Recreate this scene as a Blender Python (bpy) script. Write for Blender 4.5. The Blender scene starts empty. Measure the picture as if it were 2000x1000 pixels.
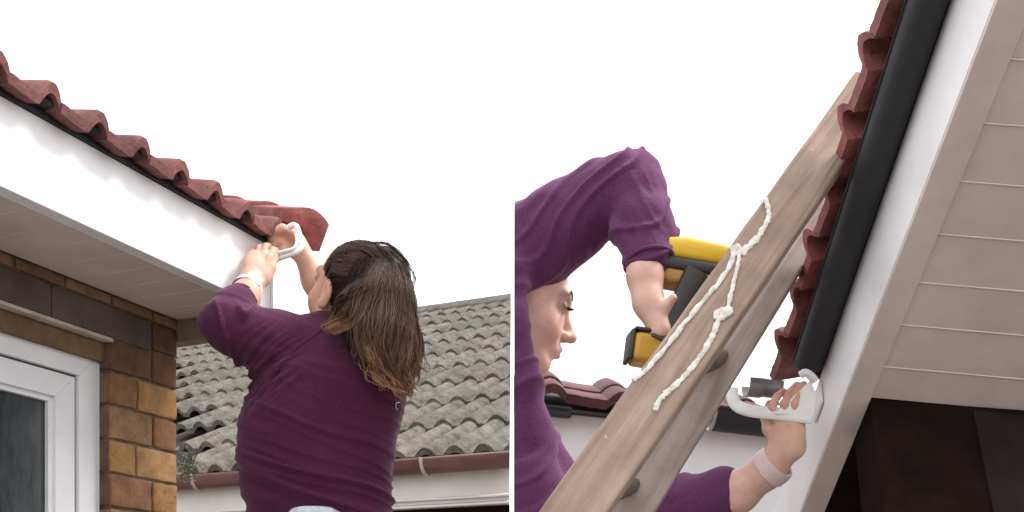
import bpy, bmesh, math, random
import numpy as np
from mathutils import Vector, Matrix, noise

random.seed(7)
rng = np.random.default_rng(7)
SC = bpy.context.scene
COL = SC.collection
EYE = 1.6

# ------------------------------------------------------------------ camera, sky, sun, exposure
cam_d = bpy.data.cameras.new('camera')
cam_d.sensor_width = 36.0
cam_d.lens = 36.0
cam_d.shift_y = 0.3615
cam_d.clip_start = 0.05
cam_d.clip_end = 500.0
cam = bpy.data.objects.new('camera', cam_d)
COL.objects.link(cam)
cam.location = (0, 0, EYE)
cam.rotation_euler = (math.radians(90), 0, 0)
SC.camera = cam

SUN_EL, SUN_AZ = math.radians(52), math.radians(82)      # azimuth from +Y, clockwise
world = bpy.data.worlds.new('World')
SC.world = world
world.use_nodes = True
wn = world.node_tree
wn.nodes.clear()
w_out = wn.nodes.new('ShaderNodeOutputWorld')
w_bg = wn.nodes.new('ShaderNodeBackground')
w_sky = wn.nodes.new('ShaderNodeTexSky')
w_sky.sky_type = 'NISHITA'
w_sky.sun_disc = False
w_sky.sun_elevation = SUN_EL
w_sky.sun_rotation = SUN_AZ
w_sky.dust_density = 6.0
w_hsv = wn.nodes.new('ShaderNodeHueSaturation')
w_hsv.inputs['Saturation'].default_value = 0.12
w_mix = wn.nodes.new('ShaderNodeMix')
w_mix.data_type = 'RGBA'
w_mix.inputs[0].default_value = 0.80                       # closed white cloud cover
w_mix.inputs[7].default_value = (7.6, 7.7, 7.9, 1)
w_bg.inputs['Strength'].default_value = 0.12
wn.links.new(w_sky.outputs[0], w_hsv.inputs['Color'])
wn.links.new(w_hsv.outputs[0], w_mix.inputs[6])
wn.links.new(w_mix.outputs[2], w_bg.inputs['Color'])
wn.links.new(w_bg.outputs[0], w_out.inputs[0])

sun_d = bpy.data.lights.new('sun', 'SUN')
sun_d.energy = 1.6
sun_d.angle = math.radians(16)
sun_d.color = (1.0, 0.97, 0.93)
sun = bpy.data.objects.new('sun', sun_d)
COL.objects.link(sun)
sdir = Vector((math.sin(SUN_AZ) * math.cos(SUN_EL), math.cos(SUN_AZ) * math.cos(SUN_EL), math.sin(SUN_EL)))
sun.rotation_euler = sdir.to_track_quat('Z', 'Y').to_euler()
sun.location = (0, -5, 12)

SC.view_settings.view_transform = 'Standard'
SC.view_settings.look = 'None'
SC.view_settings.gamma = 1.0
SC.view_settings.use_curve_mapping = False
SC.view_settings.exposure = 1.2


# ------------------------------------------------------------------ helpers: space
def V(px, py, Y):
    """a point of the place, seen at photo pixel (px, py), Y metres away"""
    return Vector(((px - 1000) / 2000 * Y, Y, EYE + (1223 - py) / 2000 * Y))


class Frame:
    def __init__(s, o, ea, eb, ec):
        s.o, s.a, s.b, s.c = Vector(o), Vector(ea).normalized(), Vector(eb).normalized(), Vector(ec).normalized()

    def pt(s, a, b, c):
        return s.o + s.a * a + s.b * b + s.c * c

    def mat(s, a=0, b=0, c=0, extra=None):
        m = Matrix((s.a, s.b, s.c)).transposed().to_4x4()
        m.translation = s.pt(a, b, c)
        return m @ extra if extra is not None else m


W = Vector((861, 2000, 0)).normalized()                     # the left eave runs away along this line
LF = Frame((-0.5636, 2.388, EYE + 0.7355), W, Vector((-W.y, W.x, 0)), (0, 0, 1))
E1 = Vector((-0.0185, 0.8237, -0.567)).normalized()
E2 = Vector((1, -0.0498, -0.105))
E2 = (E2 - E1 * E2.dot(E1)).normalized()
E3 = E2.cross(E1).normalized()
RF = Frame((0.6, 2.0, EYE + 0.323), -E1, E2, E3)            # the right eave, running towards the viewer
D = Vector((4600, -2000, 0)).normalized()
NF = Frame((-0.011, 4.0, EYE + 0.676), D, Vector((-D.y, D.x, 0)), (0, 0, 1))
CUT_L, CUT_R = -0.0095, 0.0050


# ------------------------------------------------------------------ helpers: objects
def link_mesh(name, me, mat=None, parent=None):
    o = bpy.data.objects.new(name, me)
    COL.objects.link(o)
    if mat is not None and not me.materials:
        me.materials.append(mat)
    if parent is not None:
        o.parent = parent
    return o


def obj(name, bm, mat, parent=None, smooth=40, M=None, allsmooth=False):
    bmesh.ops.recalc_face_normals(bm, faces=bm.faces)
    me = bpy.data.meshes.new(name)
    bm.to_mesh(me)
    bm.free()
    if smooth:
        fl = [allsmooth or not p.use_smooth for p in me.polygons]
        me.set_sharp_from_angle(angle=math.radians(smooth))
        for p, q in zip(me.polygons, fl):
            p.use_smooth = q
    o = link_mesh(name, me, mat, parent)
    if M is not None:
        o.matrix_local = M
    return o


def thing(name, label, cat, loc=(0, 0, 0), group=None):
    o = bpy.data.objects.new(name, None)
    o.empty_display_size = 0.1
    COL.objects.link(o)
    o.location = loc
    return tag(o, label, cat, group)


def tag(o, label, cat, group=None):
    o['label'] = label
    o['category'] = cat
    if group:
        o['group'] = group
    return o


def mark_flat(t, nn):
    """after a bevel: note (by the smooth flag, read in obj) which faces still lie in the box's own sides"""
    t.normal_update()
    for f in t.faces:
        f.smooth = any(abs(f.normal.dot(q)) > 0.9995 for q in nn)


def bx(bm, F, a0, a1, b0, b1, c0, c1, bev=0.0, seg=2):
    t = bmesh.new()
    vs = [t.verts.new(F.pt(a, b, c)) for a in (a0, a1) for b in (b0, b1) for c in (c0, c1)]
    for q in ((0, 1, 3, 2), (4, 6, 7, 5), (0, 4, 5, 1), (2, 3, 7, 6), (0, 2, 6, 4), (1, 5, 7, 3)):
        t.faces.new([vs[i] for i in q])
    bmesh.ops.recalc_face_normals(t, faces=t.faces)
    if bev:
        t.normal_update()
        nn = [f.normal.copy() for f in t.faces]
        bmesh.ops.bevel(t, geom=list(t.edges), offset=bev, segments=seg, affect='EDGES', profile=0.5)
        mark_flat(t, nn)
    merge(bm, t)


def merge(bm, t):
    me = bpy.data.meshes.new('tmp')
    t.to_mesh(me)
    t.free()
    bm.from_mesh(me)
    bpy.data.meshes.remove(me)


def prism(bm, F, prof, a0, a1, bev=0.0):
    """profile of (b, c) points swept along a"""
    t = bmesh.new()
    r0 = [t.verts.new(F.pt(a0, b, c)) for b, c in prof]
    r1 = [t.verts.new(F.pt(a1, b, c)) for b, c in prof]
    n = len(prof)
    for i in range(n):
        t.faces.new((r0[i], r0[(i + 1) % n], r1[(i + 1) % n], r1[i]))
    t.faces.new(r0)
    t.faces.new(r1[::-1])
    bmesh.ops.recalc_face_normals(t, faces=t.faces)
    if bev:
        t.normal_update()
        nn = [f.normal.copy() for f in t.faces]
        bmesh.ops.bevel(t, geom=list(t.edges), offset=bev, segments=2, affect='EDGES', profile=0.5)
        mark_flat(t, nn)
    merge(bm, t)


def tube(bm, pts, r, n=10, flat=None, closed=False):
    """round tube through pts; r a number or a list; flat = (axis vector, factor) squashes it along that axis"""
    pts = [Vector(p) for p in pts]
    m = len(pts)
    rs = [r] * m if isinstance(r, (int, float)) else r
    rings = []
    up = Vector((0.21, 0.1, 0.97))
    for i, p in enumerate(pts):
        if closed:
            t = (pts[(i + 1) % m] - pts[i - 1]).normalized()
        else:
            t = (pts[min(i + 1, m - 1)] - pts[max(i - 1, 0)]).normalized()
        u = up - t * up.dot(t)
        if u.length < 1e-3:
            u = Vector((1, 0, 0)) - t * t.x
        u.normalize()
        up = u
        v = t.cross(u)
        ring = []
        for k in range(n):
            a = 2 * math.pi * k / n
            d = (u * math.cos(a) + v * math.sin(a)) * rs[i]
            if flat is not None:
                d = d - flat[0] * d.dot(flat[0]) * (1 - flat[1])
            ring.append(bm.verts.new(p + d))
        rings.append(ring)
    for i in range(m if closed else m - 1):
        A, B = rings[i], rings[(i + 1) % m]
        for k in range(n):
            bm.faces.new((A[k], A[(k + 1) % n], B[(k + 1) % n], B[k]))
    if not closed:
        bm.faces.new(rings[0])
        bm.faces.new(rings[-1][::-1])


def catmull(pts, n):
    P = [Vector(p) for p in pts]
    P = [P[0] * 2 - P[1]] + P + [P[-1] * 2 - P[-2]]
    out = []
    for i in range(1, len(P) - 2):
        for k in range(n):
            t = k / n
            a, b, c, d = P[i - 1], P[i], P[i + 1], P[i + 2]
            out.append(0.5 * ((2 * b) + (c - a) * t + (2 * a - 5 * b + 4 * c - d) * t * t + (3 * b - a - 3 * c + d) * t ** 3))
    out.append(P[-2])
    return out


def jitter(bm, amp, scale, seed=0.0):
    for v in bm.verts:
        n = noise.noise_vector(v.co * scale + Vector((seed, seed * 1.7, -seed)))
        v.co += n * amp


def cut_x(o, x, keep_left):
    """end a thing at the upright plane X = x (a clean sawn end)"""
    mw = Matrix(o.matrix_basis) if o.parent is None else o.parent.matrix_basis @ o.matrix_basis
    me = o.data
    xs = [(mw @ v.co).x for v in me.vertices]
    if (keep_left and max(xs) <= x) or (not keep_left and min(xs) >= x):
        return True
    if (keep_left and min(xs) >= x) or (not keep_left and max(xs) <= x):
        return False
    if me.users > 1:
        me = me.copy()
        o.data = me
    bm = bmesh.new()
    bm.from_mesh(me)
    bm.transform(mw)
    r = bmesh.ops.bisect_plane(bm, geom=bm.verts[:] + bm.edges[:] + bm.faces[:], plane_co=(x, 0, 0), plane_no=(1, 0, 0),
                               clear_outer=keep_left, clear_inner=not keep_left)
    es = [e for e in r['geom_cut'] if isinstance(e, bmesh.types.BMEdge)]
    if es:
        try:
            bmesh.ops.holes_fill(bm, edges=es, sides=0)
        except Exception:
            pass
    bm.transform(mw.inverted())
    bm.to_mesh(me)
    bm.free()
    return True


def world_mat(o):
    return o.matrix_basis if o.parent is None else world_mat(o.parent) @ o.matrix_basis


# ------------------------------------------------------------------ helpers: materials
class Mat:
    def __init__(s, name, rough=0.6, spec=0.5):
        s.m = bpy.data.materials.new(name)
        s.m.use_nodes = True
        s.t = s.m.node_tree
        s.b = s.t.nodes['Principled BSDF']
        s.b.inputs['Roughness'].default_value = rough
        s.b.inputs['Specular IOR Level'].default_value = spec
        s.co = None

    def n(s, kind, **kw):
        q = s.t.nodes.new(kind)
        for k, v in kw.items():
            if k in q.inputs:
                q.inputs[k].default_value = v
            else:
                setattr(q, k, v)
        return q

    def l(s, a, b):
        s.t.links.new(a, b)

    def coord(s, scale=(1, 1, 1), rot=(0, 0, 0), out='Object'):
        tc = s.n('ShaderNodeTexCoord')
        mp = s.n('ShaderNodeMapping')
        mp.inputs['Scale'].default_value = scale
        mp.inputs['Rotation'].default_value = rot
        s.l(tc.outputs[out], mp.inputs[0])
        return mp.outputs[0]

    def noise(s, scale, detail=4, rough=0.55, vec=None, dist=0.0):
        q = s.n('ShaderNodeTexNoise', Scale=scale, Detail=detail, Roughness=rough, Distortion=dist)
        if vec is None:
            vec = s.coord()
        s.l(vec, q.inputs['Vector'])
        return q.outputs['Fac']

    def ramp(s, fac, stops):
        q = s.n('ShaderNodeValToRGB')
        e = q.color_ramp.elements
        while len(e) < len(stops):
            e.new(0.5)
        for el, (p, c) in zip(e, stops):
            el.position = p
            el.color = (*c, 1) if len(c) == 3 else c
        s.l(fac, q.inputs[0])
        return q.outputs[0]

    def mix(s, fac, a, b, blend='MIX'):
        q = s.n('ShaderNodeMix', data_type='RGBA', blend_type=blend)
        for val, i in ((fac, 0), (a, 6), (b, 7)):
            if hasattr(val, 'is_linked'):
                s.l(val, q.inputs[i])
            else:
                q.inputs[i].default_value = val if i == 0 else (*val, 1)
        return q.outputs[2]

    def color(s, c):
        if hasattr(c, 'is_linked'):
            s.l(c, s.b.inputs['Base Color'])
        else:
            s.b.inputs['Base Color'].default_value = (*c, 1)

    def bump(s, fac, strength=0.3, dist=0.002, prev=None):
        q = s.n('ShaderNodeBump', Strength=strength, Distance=dist)
        s.l(fac, q.inputs['Height'])
        if prev is not None:
            s.l(prev, q.inputs['Normal'])
        s.l(q.outputs[0], s.b.inputs['Normal'])
        return q.outputs[0]

    def attr(s, name):
        q = s.n('ShaderNodeAttribute', attribute_name=name)
        return q.outputs['Color']


def simple(name, c1, c2, scale, rough=0.6, bump=0.2, bdist=0.001, bscale=None, spec=0.5, stretch=(1, 1, 1)):
    m = Mat(name, rough, spec)
    v = m.coord(stretch)
    f = m.noise(scale, 6, 0.6, v)
    m.color(m.ramp(f, [(0.32, c1), (0.68, c2)]))
    if bump:
        m.bump(m.noise(bscale or scale * 5, 5, 0.6, v), bump, bdist)
    return m.m


def tinted(name, scale, rough, lo, hi, bscale, bstr, bdist, lichen=None):
    """per-object colour (obj.color) mottled by noise"""
    m = Mat(name, rough, 0.3)
    oi = m.n('ShaderNodeObjectInfo')
    off = m.n('ShaderNodeVectorMath', operation='MULTIPLY_ADD')
    tc = m.n('ShaderNodeTexCoord')
    m.l(tc.outputs['Object'], off.inputs[0])
    off.inputs[1].default_value = (1, 1, 1)
    sc = m.n('ShaderNodeMath', operation='MULTIPLY')
    sc.inputs[1].default_value = 37.0
    m.l(oi.outputs['Random'], sc.inputs[0])
    m.l(sc.outputs[0], off.inputs[2])
    vec = off.outputs[0]
    f = m.noise(scale, 6, 0.65, vec)
    c = m.mix(1.0, oi.outputs['Color'], m.ramp(f, [(0.3, lo), (0.7, hi)]), 'MULTIPLY')
    if lichen:
        g = m.ramp(m.noise(lichen[1], 5, 0.7, vec), [(lichen[2], (0, 0, 0)), (lichen[2] + 0.12, (1, 1, 1))])
        c = m.mix(g, c, lichen[0])
    m.color(c)
    m.bump(m.noise(bscale, 5, 0.6, vec), bstr, bdist)
    return m.m


M = {}
M['pvc'] = simple('white_pvc', (0.74, 0.735, 0.74), (0.83, 0.83, 0.84), 5, 0.42, 0.06, 0.0006, 40, stretch=(1, 1, 0.4))
M['pvc_frame'] = simple('window_pvc', (0.66, 0.66, 0.68), (0.74, 0.74, 0.75), 9, 0.35, 0.06, 0.0006, 60)
M['soffit'] = simple('soffit_pvc', (0.52, 0.435, 0.395), (0.62, 0.53, 0.485), 7, 0.55, 0.12, 0.0008, 120)
M['soffit_bright'] = simple('soffit_pvc_clean', (0.53, 0.445, 0.42), (0.62, 0.53, 0.50), 11, 0.5, 0.12, 0.0008, 120)
M['bead_light'] = simple('soffit_bead_light', (0.62, 0.55, 0.52), (0.70, 0.63, 0.60), 20, 0.5, 0.0)  # joint beads lighter than the boards: caught light put into their colour
M['brown_board'] = simple('brown_board', (0.16, 0.12, 0.10), (0.22, 0.17, 0.145), 14, 0.6, 0.2, 0.001)
M['black'] = simple('black_pvc', (0.012, 0.013, 0.016), (0.02, 0.021, 0.025), 8, 0.65, 0.04, 0.0006, 60)
M['gasket'] = simple('dark_gasket', (0.05, 0.045, 0.045), (0.07, 0.065, 0.06), 30, 0.6, 0.0)
M['mortar'] = simple('mortar', (0.10, 0.075, 0.055), (0.20, 0.155, 0.12), 30, 0.95, 0.7, 0.004, 90, 0.2)
M['deck_and_shade'] = simple('deck_and_shade', (0.035, 0.028, 0.026), (0.07, 0.055, 0.05), 30, 0.95, 0.7, 0.004, 90, 0.2)  # roof deck backing; in the eave fillers it paints the hollow shade
M['brick'] = tinted('brick_face', 26, 0.92, (0.62, 0.58, 0.56), (1.18, 1.16, 1.12), 130, 0.8, 0.003, ((0.07, 0.045, 0.035), 48, 0.62))
M['tile'] = tinted('red_tile', 22, 0.62, (0.45, 0.42, 0.42), (1.2, 1.16, 1.16), 150, 0.7, 0.0025, ((0.05, 0.027, 0.028), 42, 0.60))
M['gtile'] = tinted('weathered_tile', 14, 0.9, (0.55, 0.53, 0.5), (1.75, 1.72, 1.65), 70, 1.0, 0.008, ((0.045, 0.042, 0.036), 30, 0.56))
M['lintel'] = simple('lintel_render', (0.065, 0.048, 0.04), (0.115, 0.088, 0.075), 11, 0.85, 0.35, 0.0015, 70)
M['drip'] = simple('cream_drip', (0.36, 0.28, 0.23), (0.55, 0.47, 0.41), 30, 0.6, 0.25, 0.001)
M['reveal'] = simple('reveal_board', (0.10, 0.055, 0.026), (0.19, 0.11, 0.05), 24, 0.75, 0.35, 0.0015, 80, stretch=(1, 1, 0.5))
M['gutter_red'] = simple('red_brown_gutter', (0.13, 0.055, 0.05), (0.19, 0.09, 0.085), 8, 0.4, 0.1, 0.001)
M['far_fascia'] = simple('weathered_white_board', (0.60, 0.56, 0.53), (0.70, 0.67, 0.64), 5, 0.5, 0.15, 0.001)
M['shade_wall'] = simple('brown_wall_in_shade', (0.007, 0.004, 0.003), (0.016, 0.009, 0.007), 9, 0.95, 0.3, 0.002, spec=0.05)  # wall deep under the eave, its shade painted as a near-black tone
M['shade_wall2'] = simple('grey_brown_wall_in_shade', (0.014, 0.010, 0.009), (0.024, 0.018, 0.016), 9, 0.95, 0.3, 0.002, spec=0.05)  # pier in the same shade, also darkened by colour
M['rope'] = simple('white_rope', (0.45, 0.40, 0.34), (0.80, 0.76, 0.70), 70, 0.85, 0.5, 0.001, 260)
M['bracket'] = simple('white_bracket', (0.70, 0.69, 0.67), (0.80, 0.79, 0.77), 30, 0.4, 0.05, 0.0005)
M['yellow'] = simple('yellow_plastic', (0.66, 0.40, 0.015), (0.74, 0.47, 0.03), 20, 0.42, 0.1, 0.0006, 120)
M['darkplastic'] = simple('black_plastic', (0.015, 0.012, 0.01), (0.03, 0.024, 0.02), 20, 0.5, 0.1, 0.0006, 120)
M['steel'] = simple('steel', (0.30, 0.30, 0.30), (0.4, 0.4, 0.4), 20, 0.35, 0.05, 0.0005)
M['ground'] = simple('worn_paving', (0.15, 0.128, 0.112), (0.21, 0.182, 0.162), 3, 0.9, 0.3, 0.004, 40)
M['plant'] = simple('grey_green_moss', (0.05, 0.05, 0.035), (0.16, 0.155, 0.125), 60, 0.9, 0.4, 0.002)
M['jeans'] = simple('pale_denim', (0.42, 0.45, 0.50), (0.60, 0.63, 0.67), 60, 0.85, 0.3, 0.0008, 300)


def glass():
    m = Mat('frosted_dark_glass', 0.22, 0.5)
    v = m.coord((1, 1, 0.25))
    f = m.noise(60, 6, 0.65, v)
    g = m.noise(7, 3, 0.5, v)
    c = m.ramp(f, [(0.3, (0.022, 0.028, 0.03)), (0.72, (0.06, 0.07, 0.074))])
    m.color(m.mix(0.6, c, m.ramp(g, [(0.3, (0.5, 0.5, 0.5)), (0.7, (1.1, 1.1, 1.1))]), 'MULTIPLY'))
    m.bump(f, 0.25, 0.001)
    return m.m


def wood(name, c1, c2, c3):
    m = Mat(name, 0.75, 0.25)
    v = m.coord((34, 34, 1.6))
    f = m.noise(1.5, 7, 0.62, v, 0.6)
    b = m.noise(9, 4, 0.6, m.coord())
    c = m.ramp(f, [(0.28, c1), (0.52, c2), (0.78, c3)])
    c = m.mix(0.55, c, m.ramp(b, [(0.3, (0.62, 0.6, 0.6)), (0.7, (1.2, 1.2, 1.2))]), 'MULTIPLY')
    s = m.ramp(m.noise(70, 3, 0.6, m.coord((1, 1, 0.6))), [(0.73, (0, 0, 0)), (0.80, (1, 1, 1))])
    m.color(m.mix(s, c, (0.62, 0.56, 0.49)))
    m.bump(f, 0.35, 0.0015)
    return m.m


def cloth(name, c1, c2, c3):
    m = Mat(name, 0.92, 0.15)
    f = m.noise(11, 5, 0.6, m.coord())
    k = m.noise(420, 3, 0.6, m.coord())
    c = m.ramp(f, [(0.3, c1), (0.7, c2)])
    m.color(m.mix(m.ramp(k, [(0.42, (0, 0, 0)), (0.75, (1, 1, 1))]), c, c3))
    p = m.bump(k, 0.35, 0.0008)
    m.bump(m.noise(26, 4, 0.6, m.coord((1, 1, 2.2), (0.2, 0.3, 0.0))), 0.35, 0.006, p)
    m.b.inputs['Sheen Weight'].default_value = 0.25
    m.b.inputs['Sheen Roughness'].default_value = 0.5
    m.b.inputs['Sheen Tint'].default_value = (0.7, 0.45, 0.65, 1)
    return m.m


def skin(name):
    m = Mat(name, 0.52, 0.35)
    f = m.noise(38, 5, 0.6, m.coord())
    c = m.mix(1.0, m.attr('tint'), m.ramp(f, [(0.3, (0.86, 0.82, 0.80)), (0.7, (1.08, 1.06, 1.05))]), 'MULTIPLY')
    m.color(c)
    m.b.inputs['Subsurface Weight'].default_value = 0.12
    m.b.inputs['Subsurface Radius'].default_value = (0.010, 0.004, 0.002)
    m.b.inputs['Subsurface Scale'].default_value = 0.5
    m.bump(m.noise(260, 4, 0.6, m.coord()), 0.2, 0.0006)
    return m.m


def hairm(name):
    m = Mat(name, 0.55, 0.18)
    m.color(m.attr('tint'))
    return m.m


M['yellow_shade'] = simple('shaded_yellow_plastic', (0.30, 0.15, 0.015), (0.38, 0.20, 0.025), 20, 0.5, 0.1, 0.0006, 120)  # shaded underside of the yellow housing, painted as a darker tone
M['yellow_shade2'] = simple('deep_yellow_plastic', (0.42, 0.22, 0.012), (0.54, 0.30, 0.02), 20, 0.45, 0.1, 0.0006, 120)
M['rung'] = simple('hollow_shade_rung', (0.075, 0.05, 0.042), (0.13, 0.09, 0.075), 30, 0.8, 0.2, 0.001)  # rung tone darkened to stand for the shaded hollows between the stiles
M['glass'] = glass()
M['wood'] = wood('ladder_wood', (0.185, 0.125, 0.095), (0.30, 0.215, 0.165), (0.41, 0.315, 0.255))
M['wood2'] = wood('ladder_wood_grey', (0.20, 0.145, 0.125), (0.29, 0.225, 0.20), (0.38, 0.31, 0.28))
M['cloth'] = cloth('purple_sweatshirt', (0.040, 0.0065, 0.021), (0.058, 0.0095, 0.031), (0.082, 0.018, 0.047))
M['cloth2'] = cloth('violet_sweatshirt', (0.072, 0.018, 0.060), (0.100, 0.028, 0.084), (0.135, 0.045, 0.115))
M['skin'] = skin('skin')
M['hair'] = hairm('hair_strands')

# ------------------------------------------------------------------ ground
bm = bmesh.new()
bmesh.ops.create_grid(bm, x_segments=8, y_segments=8, size=120)
g = obj('ground', bm, M['ground'], smooth=0)
g['kind'] = 'structure'


# ================================================================== ROOF TILES
def tile_mesh(name, pitch, length, thick, hump_h, hump_w, rolls=1, seed=0, n=14):
    """pan-and-roll tile: x across, y up the slope (nose at y=0), z off the roof"""
    bm = bmesh.new()

    def prof(x):
        u = (x / pitch * rolls) % 1.0 if x < pitch - 1e-6 else 1.0
        hw = hump_w / pitch * rolls
        c = 1.0 - hw * 0.5
        t = abs(u - c) / (hw * 0.5)
        z = 0.0
        if t < 1.0:
            z = hump_h * (0.35 * (0.5 + 0.5 * math.cos(math.pi * t)) + 0.65 * max(0.0, 1 - t ** 2.6) ** 0.62)
        return z + 0.0025 * math.cos(2 * math.pi * u)
    N = n * rolls
    xs = [pitch * i / N for i in range(N + 1)]
    top, bot = [], []
    for j, y in enumerate((0.0, 0.012, length * 0.5, length)):
        rt, rb = [], []
        for i, x in enumerate(xs):
            z = prof(x)
            wob = 0.0016 * noise.noise(Vector((x * 60, y * 20 + seed * 9.1, seed)))
            dr = -0.004 if j == 0 else 0.0
            yy = y + (0.002 * noise.noise(Vector((x * 90, seed * 3.3, 1.0))) if j == 0 else 0)
            rt.append(bm.verts.new((x, yy, z + thick + wob + dr)))
            rb.append(bm.verts.new((x, yy, z + wob)))
        top.append(rt)
        bot.append(rb)
    for j in range(3):
        for i in range(N):
            bm.faces.new((top[j][i], top[j][i + 1], top[j + 1][i + 1], top[j + 1][i]))
            bm.faces.new((bot[j][i], bot[j + 1][i], bot[j + 1][i + 1], bot[j][i + 1]))
    for i in range(N):
        bm.faces.new((top[0][i], bot[0][i], bot[0][i + 1], top[0][i + 1]))
        bm.faces.new((top[3][i], top[3][i + 1], bot[3][i + 1], bot[3][i]))
    for j in range(3):
        bm.faces.new((top[j][0], top[j + 1][0], bot[j + 1][0], bot[j][0]))
        bm.faces.new((top[j][N], bot[j][N], bot[j + 1][N], top[j + 1][N]))
    bmesh.ops.recalc_face_normals(bm, faces=bm.faces)
    me = bpy.data.meshes.new(name)
    bm.to_mesh(me)
    bm.free()
    for p in me.polygons:
        p.use_smooth = True
    me.set_sharp_from_angle(angle=math.radians(38))
    return me


def lay_tiles(meshes, mat, F, parent, s_list_of_row, rows, pitch, expo, pit, b0, c0, base, var, tilt=0.045, lift=0.0, flipx=False):
    out = []
    for me in meshes:
        if not me.materials:
            me.materials.append(mat)
    for k in range(rows):
        for s in s_list_of_row(k):
            o = bpy.data.objects.new('roof_tile', meshes[random.randrange(len(meshes))])
            COL.objects.link(o)
            o.parent = parent
            ex = Matrix.Rotation(pit, 4, 'X') @ Matrix.Translation((0, expo * k, lift * k)) @ Matrix.Rotation(-tilt, 4, 'X') \
                @ Matrix.Rotation(random.uniform(-0.008, 0.008), 4, 'Z')
            o.matrix_local = F.mat(s, b0, c0, ex) @ Matrix.Translation((random.uniform(-.0015, .0015), random.uniform(-.003, .003), random.uniform(-.001, .001)))
            f = 1 + random.uniform(-var, var)
            o.color = (base[0] * f * (1 + random.uniform(-.06, .06)), base[1] * f, base[2] * f, 1)
            out.append(o)
    return out


# ================================================================== LEFT HOUSE
house = thing('house', 'yellow brick house with white fascia, brown soffit, red tiles and a white-framed window', 'house')
IN = 0.251                                                  # wall face behind the fascia

bm = bmesh.new()
bx(bm, LF, -1.25, 0.0, 0.0, 0.020, 0.0, 0.1515, 0.002)
bx(bm, LF, -1.25, 0.0, 0.020, 0.0335, 0.0002, 0.008, 0.0008)      # rounded lower lip
fascia = obj('fascia_board', bm, M['pvc'], house)
bm = bmesh.new()
bx(bm, LF, -1.25, 0.002, -0.007, 0.03, 0.152, 0.160, 0.002)
bx(bm, LF, -1.25, 0.002, -0.003, 0.03, 0.161, 0.166, 0.001)
obj('eave_strip', bm, M['black'], house)
bm = bmesh.new()
bx(bm, LF, 0.0015, 0.014, 0.0, 0.215, -0.004, 0.157, 0.002)           # box end closing the eave at the gable
obj('box_end', bm, M['pvc'], house)
bm = bmesh.new()
bx(bm, LF, -0.028, 0.012, 0.036, IN + 0.35, -0.053, -0.0008, 0.002)
obj('gable_board', bm, M['brown_board'], house)

bm = bmesh.new()
bx(bm, LF, -1.25, -0.004, 0.0345, IN + 0.03, 0.0016, 0.016)
soffit = obj('soffit', bm, M['soffit'], house, smooth=0)
k, a = 0, -0.031
while a > -1.22:
    w = 0.078
    bm = bmesh.new()
    bx(bm, LF, a - w + 0.0030, a, 0.034, IN + 0.02, 0.0, 0.0014, 0.0005)
    obj('soffit_plank', bm, M['soffit'], soffit)
    bm = bmesh.new()
    bx(bm, LF, a - w + 0.0006, a - w + 0.0024, 0.0345, IN - 0.005, -0.0012, 0.0012, 0.0006)
    obj('joint_bead', bm, M['bead_light'], soffit)
    a -= w
bm = bmesh.new()
bx(bm, LF, -0.0285, -0.005, 0.034, IN + 0.02, 0.0, 0.0014, 0.0005)
obj('soffit_plank', bm, M['soffit'], soffit)
# black edge trim between wall and soffit
bm = bmesh.new()
bx(bm, LF, -1.25, -0.029, IN - 0.004, IN + 0.004, -0.0012, 0.0, 0.0004)
obj('soffit_trim', bm, M['gasket'], house)

# brick wall: mortar bed and every brick
A0, A1 = 0.029, 0.238                                       # corner and window edge (metres from the fascia end)
wall_b = IN + 0.006
bm = bmesh.new()
bx(bm, LF, -A1 + 0.005, -A0 - 0.005, wall_b, IN + 0.10, -2.33, -0.001)
bx(bm, LF, -1.25, -A1 + 0.005, wall_b, IN + 0.10, -0.100, -0.001)
bx(bm, LF, -1.25, -A1 + 0.005, wall_b, IN + 0.10, -2.33, -1.05)
wall = obj('brick_wall', bm, M['mortar'], house, smooth=0)
BR = [(0.40, 0.205, 0.065), (0.30, 0.165, 0.075), (0.24, 0.115, 0.06), (0.43, 0.24, 0.085), (0.34, 0.19, 0.085), (0.22, 0.085, 0.06), (0.36, 0.215, 0.115)]


def brick(a_lo, a_hi, c_lo, c_hi, col, proud=0.0, b1=None):
    bm = bmesh.new()
    bx(bm, LF, -a_hi, -a_lo, IN - proud, b1 if b1 else IN + 0.03, c_lo, c_hi, 0.0028, 2)
    bmesh.ops.subdivide_edges(bm, edges=[e for e in bm.edges if e.calc_length() > 0.03], cuts=5, use_grid_fill=True)
    jitter(bm, 0.0016, 60, random.uniform(0, 50))
    jitter(bm, 0.0011, 190, random.uniform(0, 50))
    o = obj('brick', bm, M['brick'], wall, smooth=45, allsmooth=True)
    gcol = sum(col) / 3
    o.color = (*[(0.66 * v + 0.34 * gcol * b_) * 0.84 for v, b_ in zip(col, (1.75, 0.95, 0.42))], 1)
    return o


J = 0.0068
ys = [-0.0202 - 0.0758 * k for k in range(9)]
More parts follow.
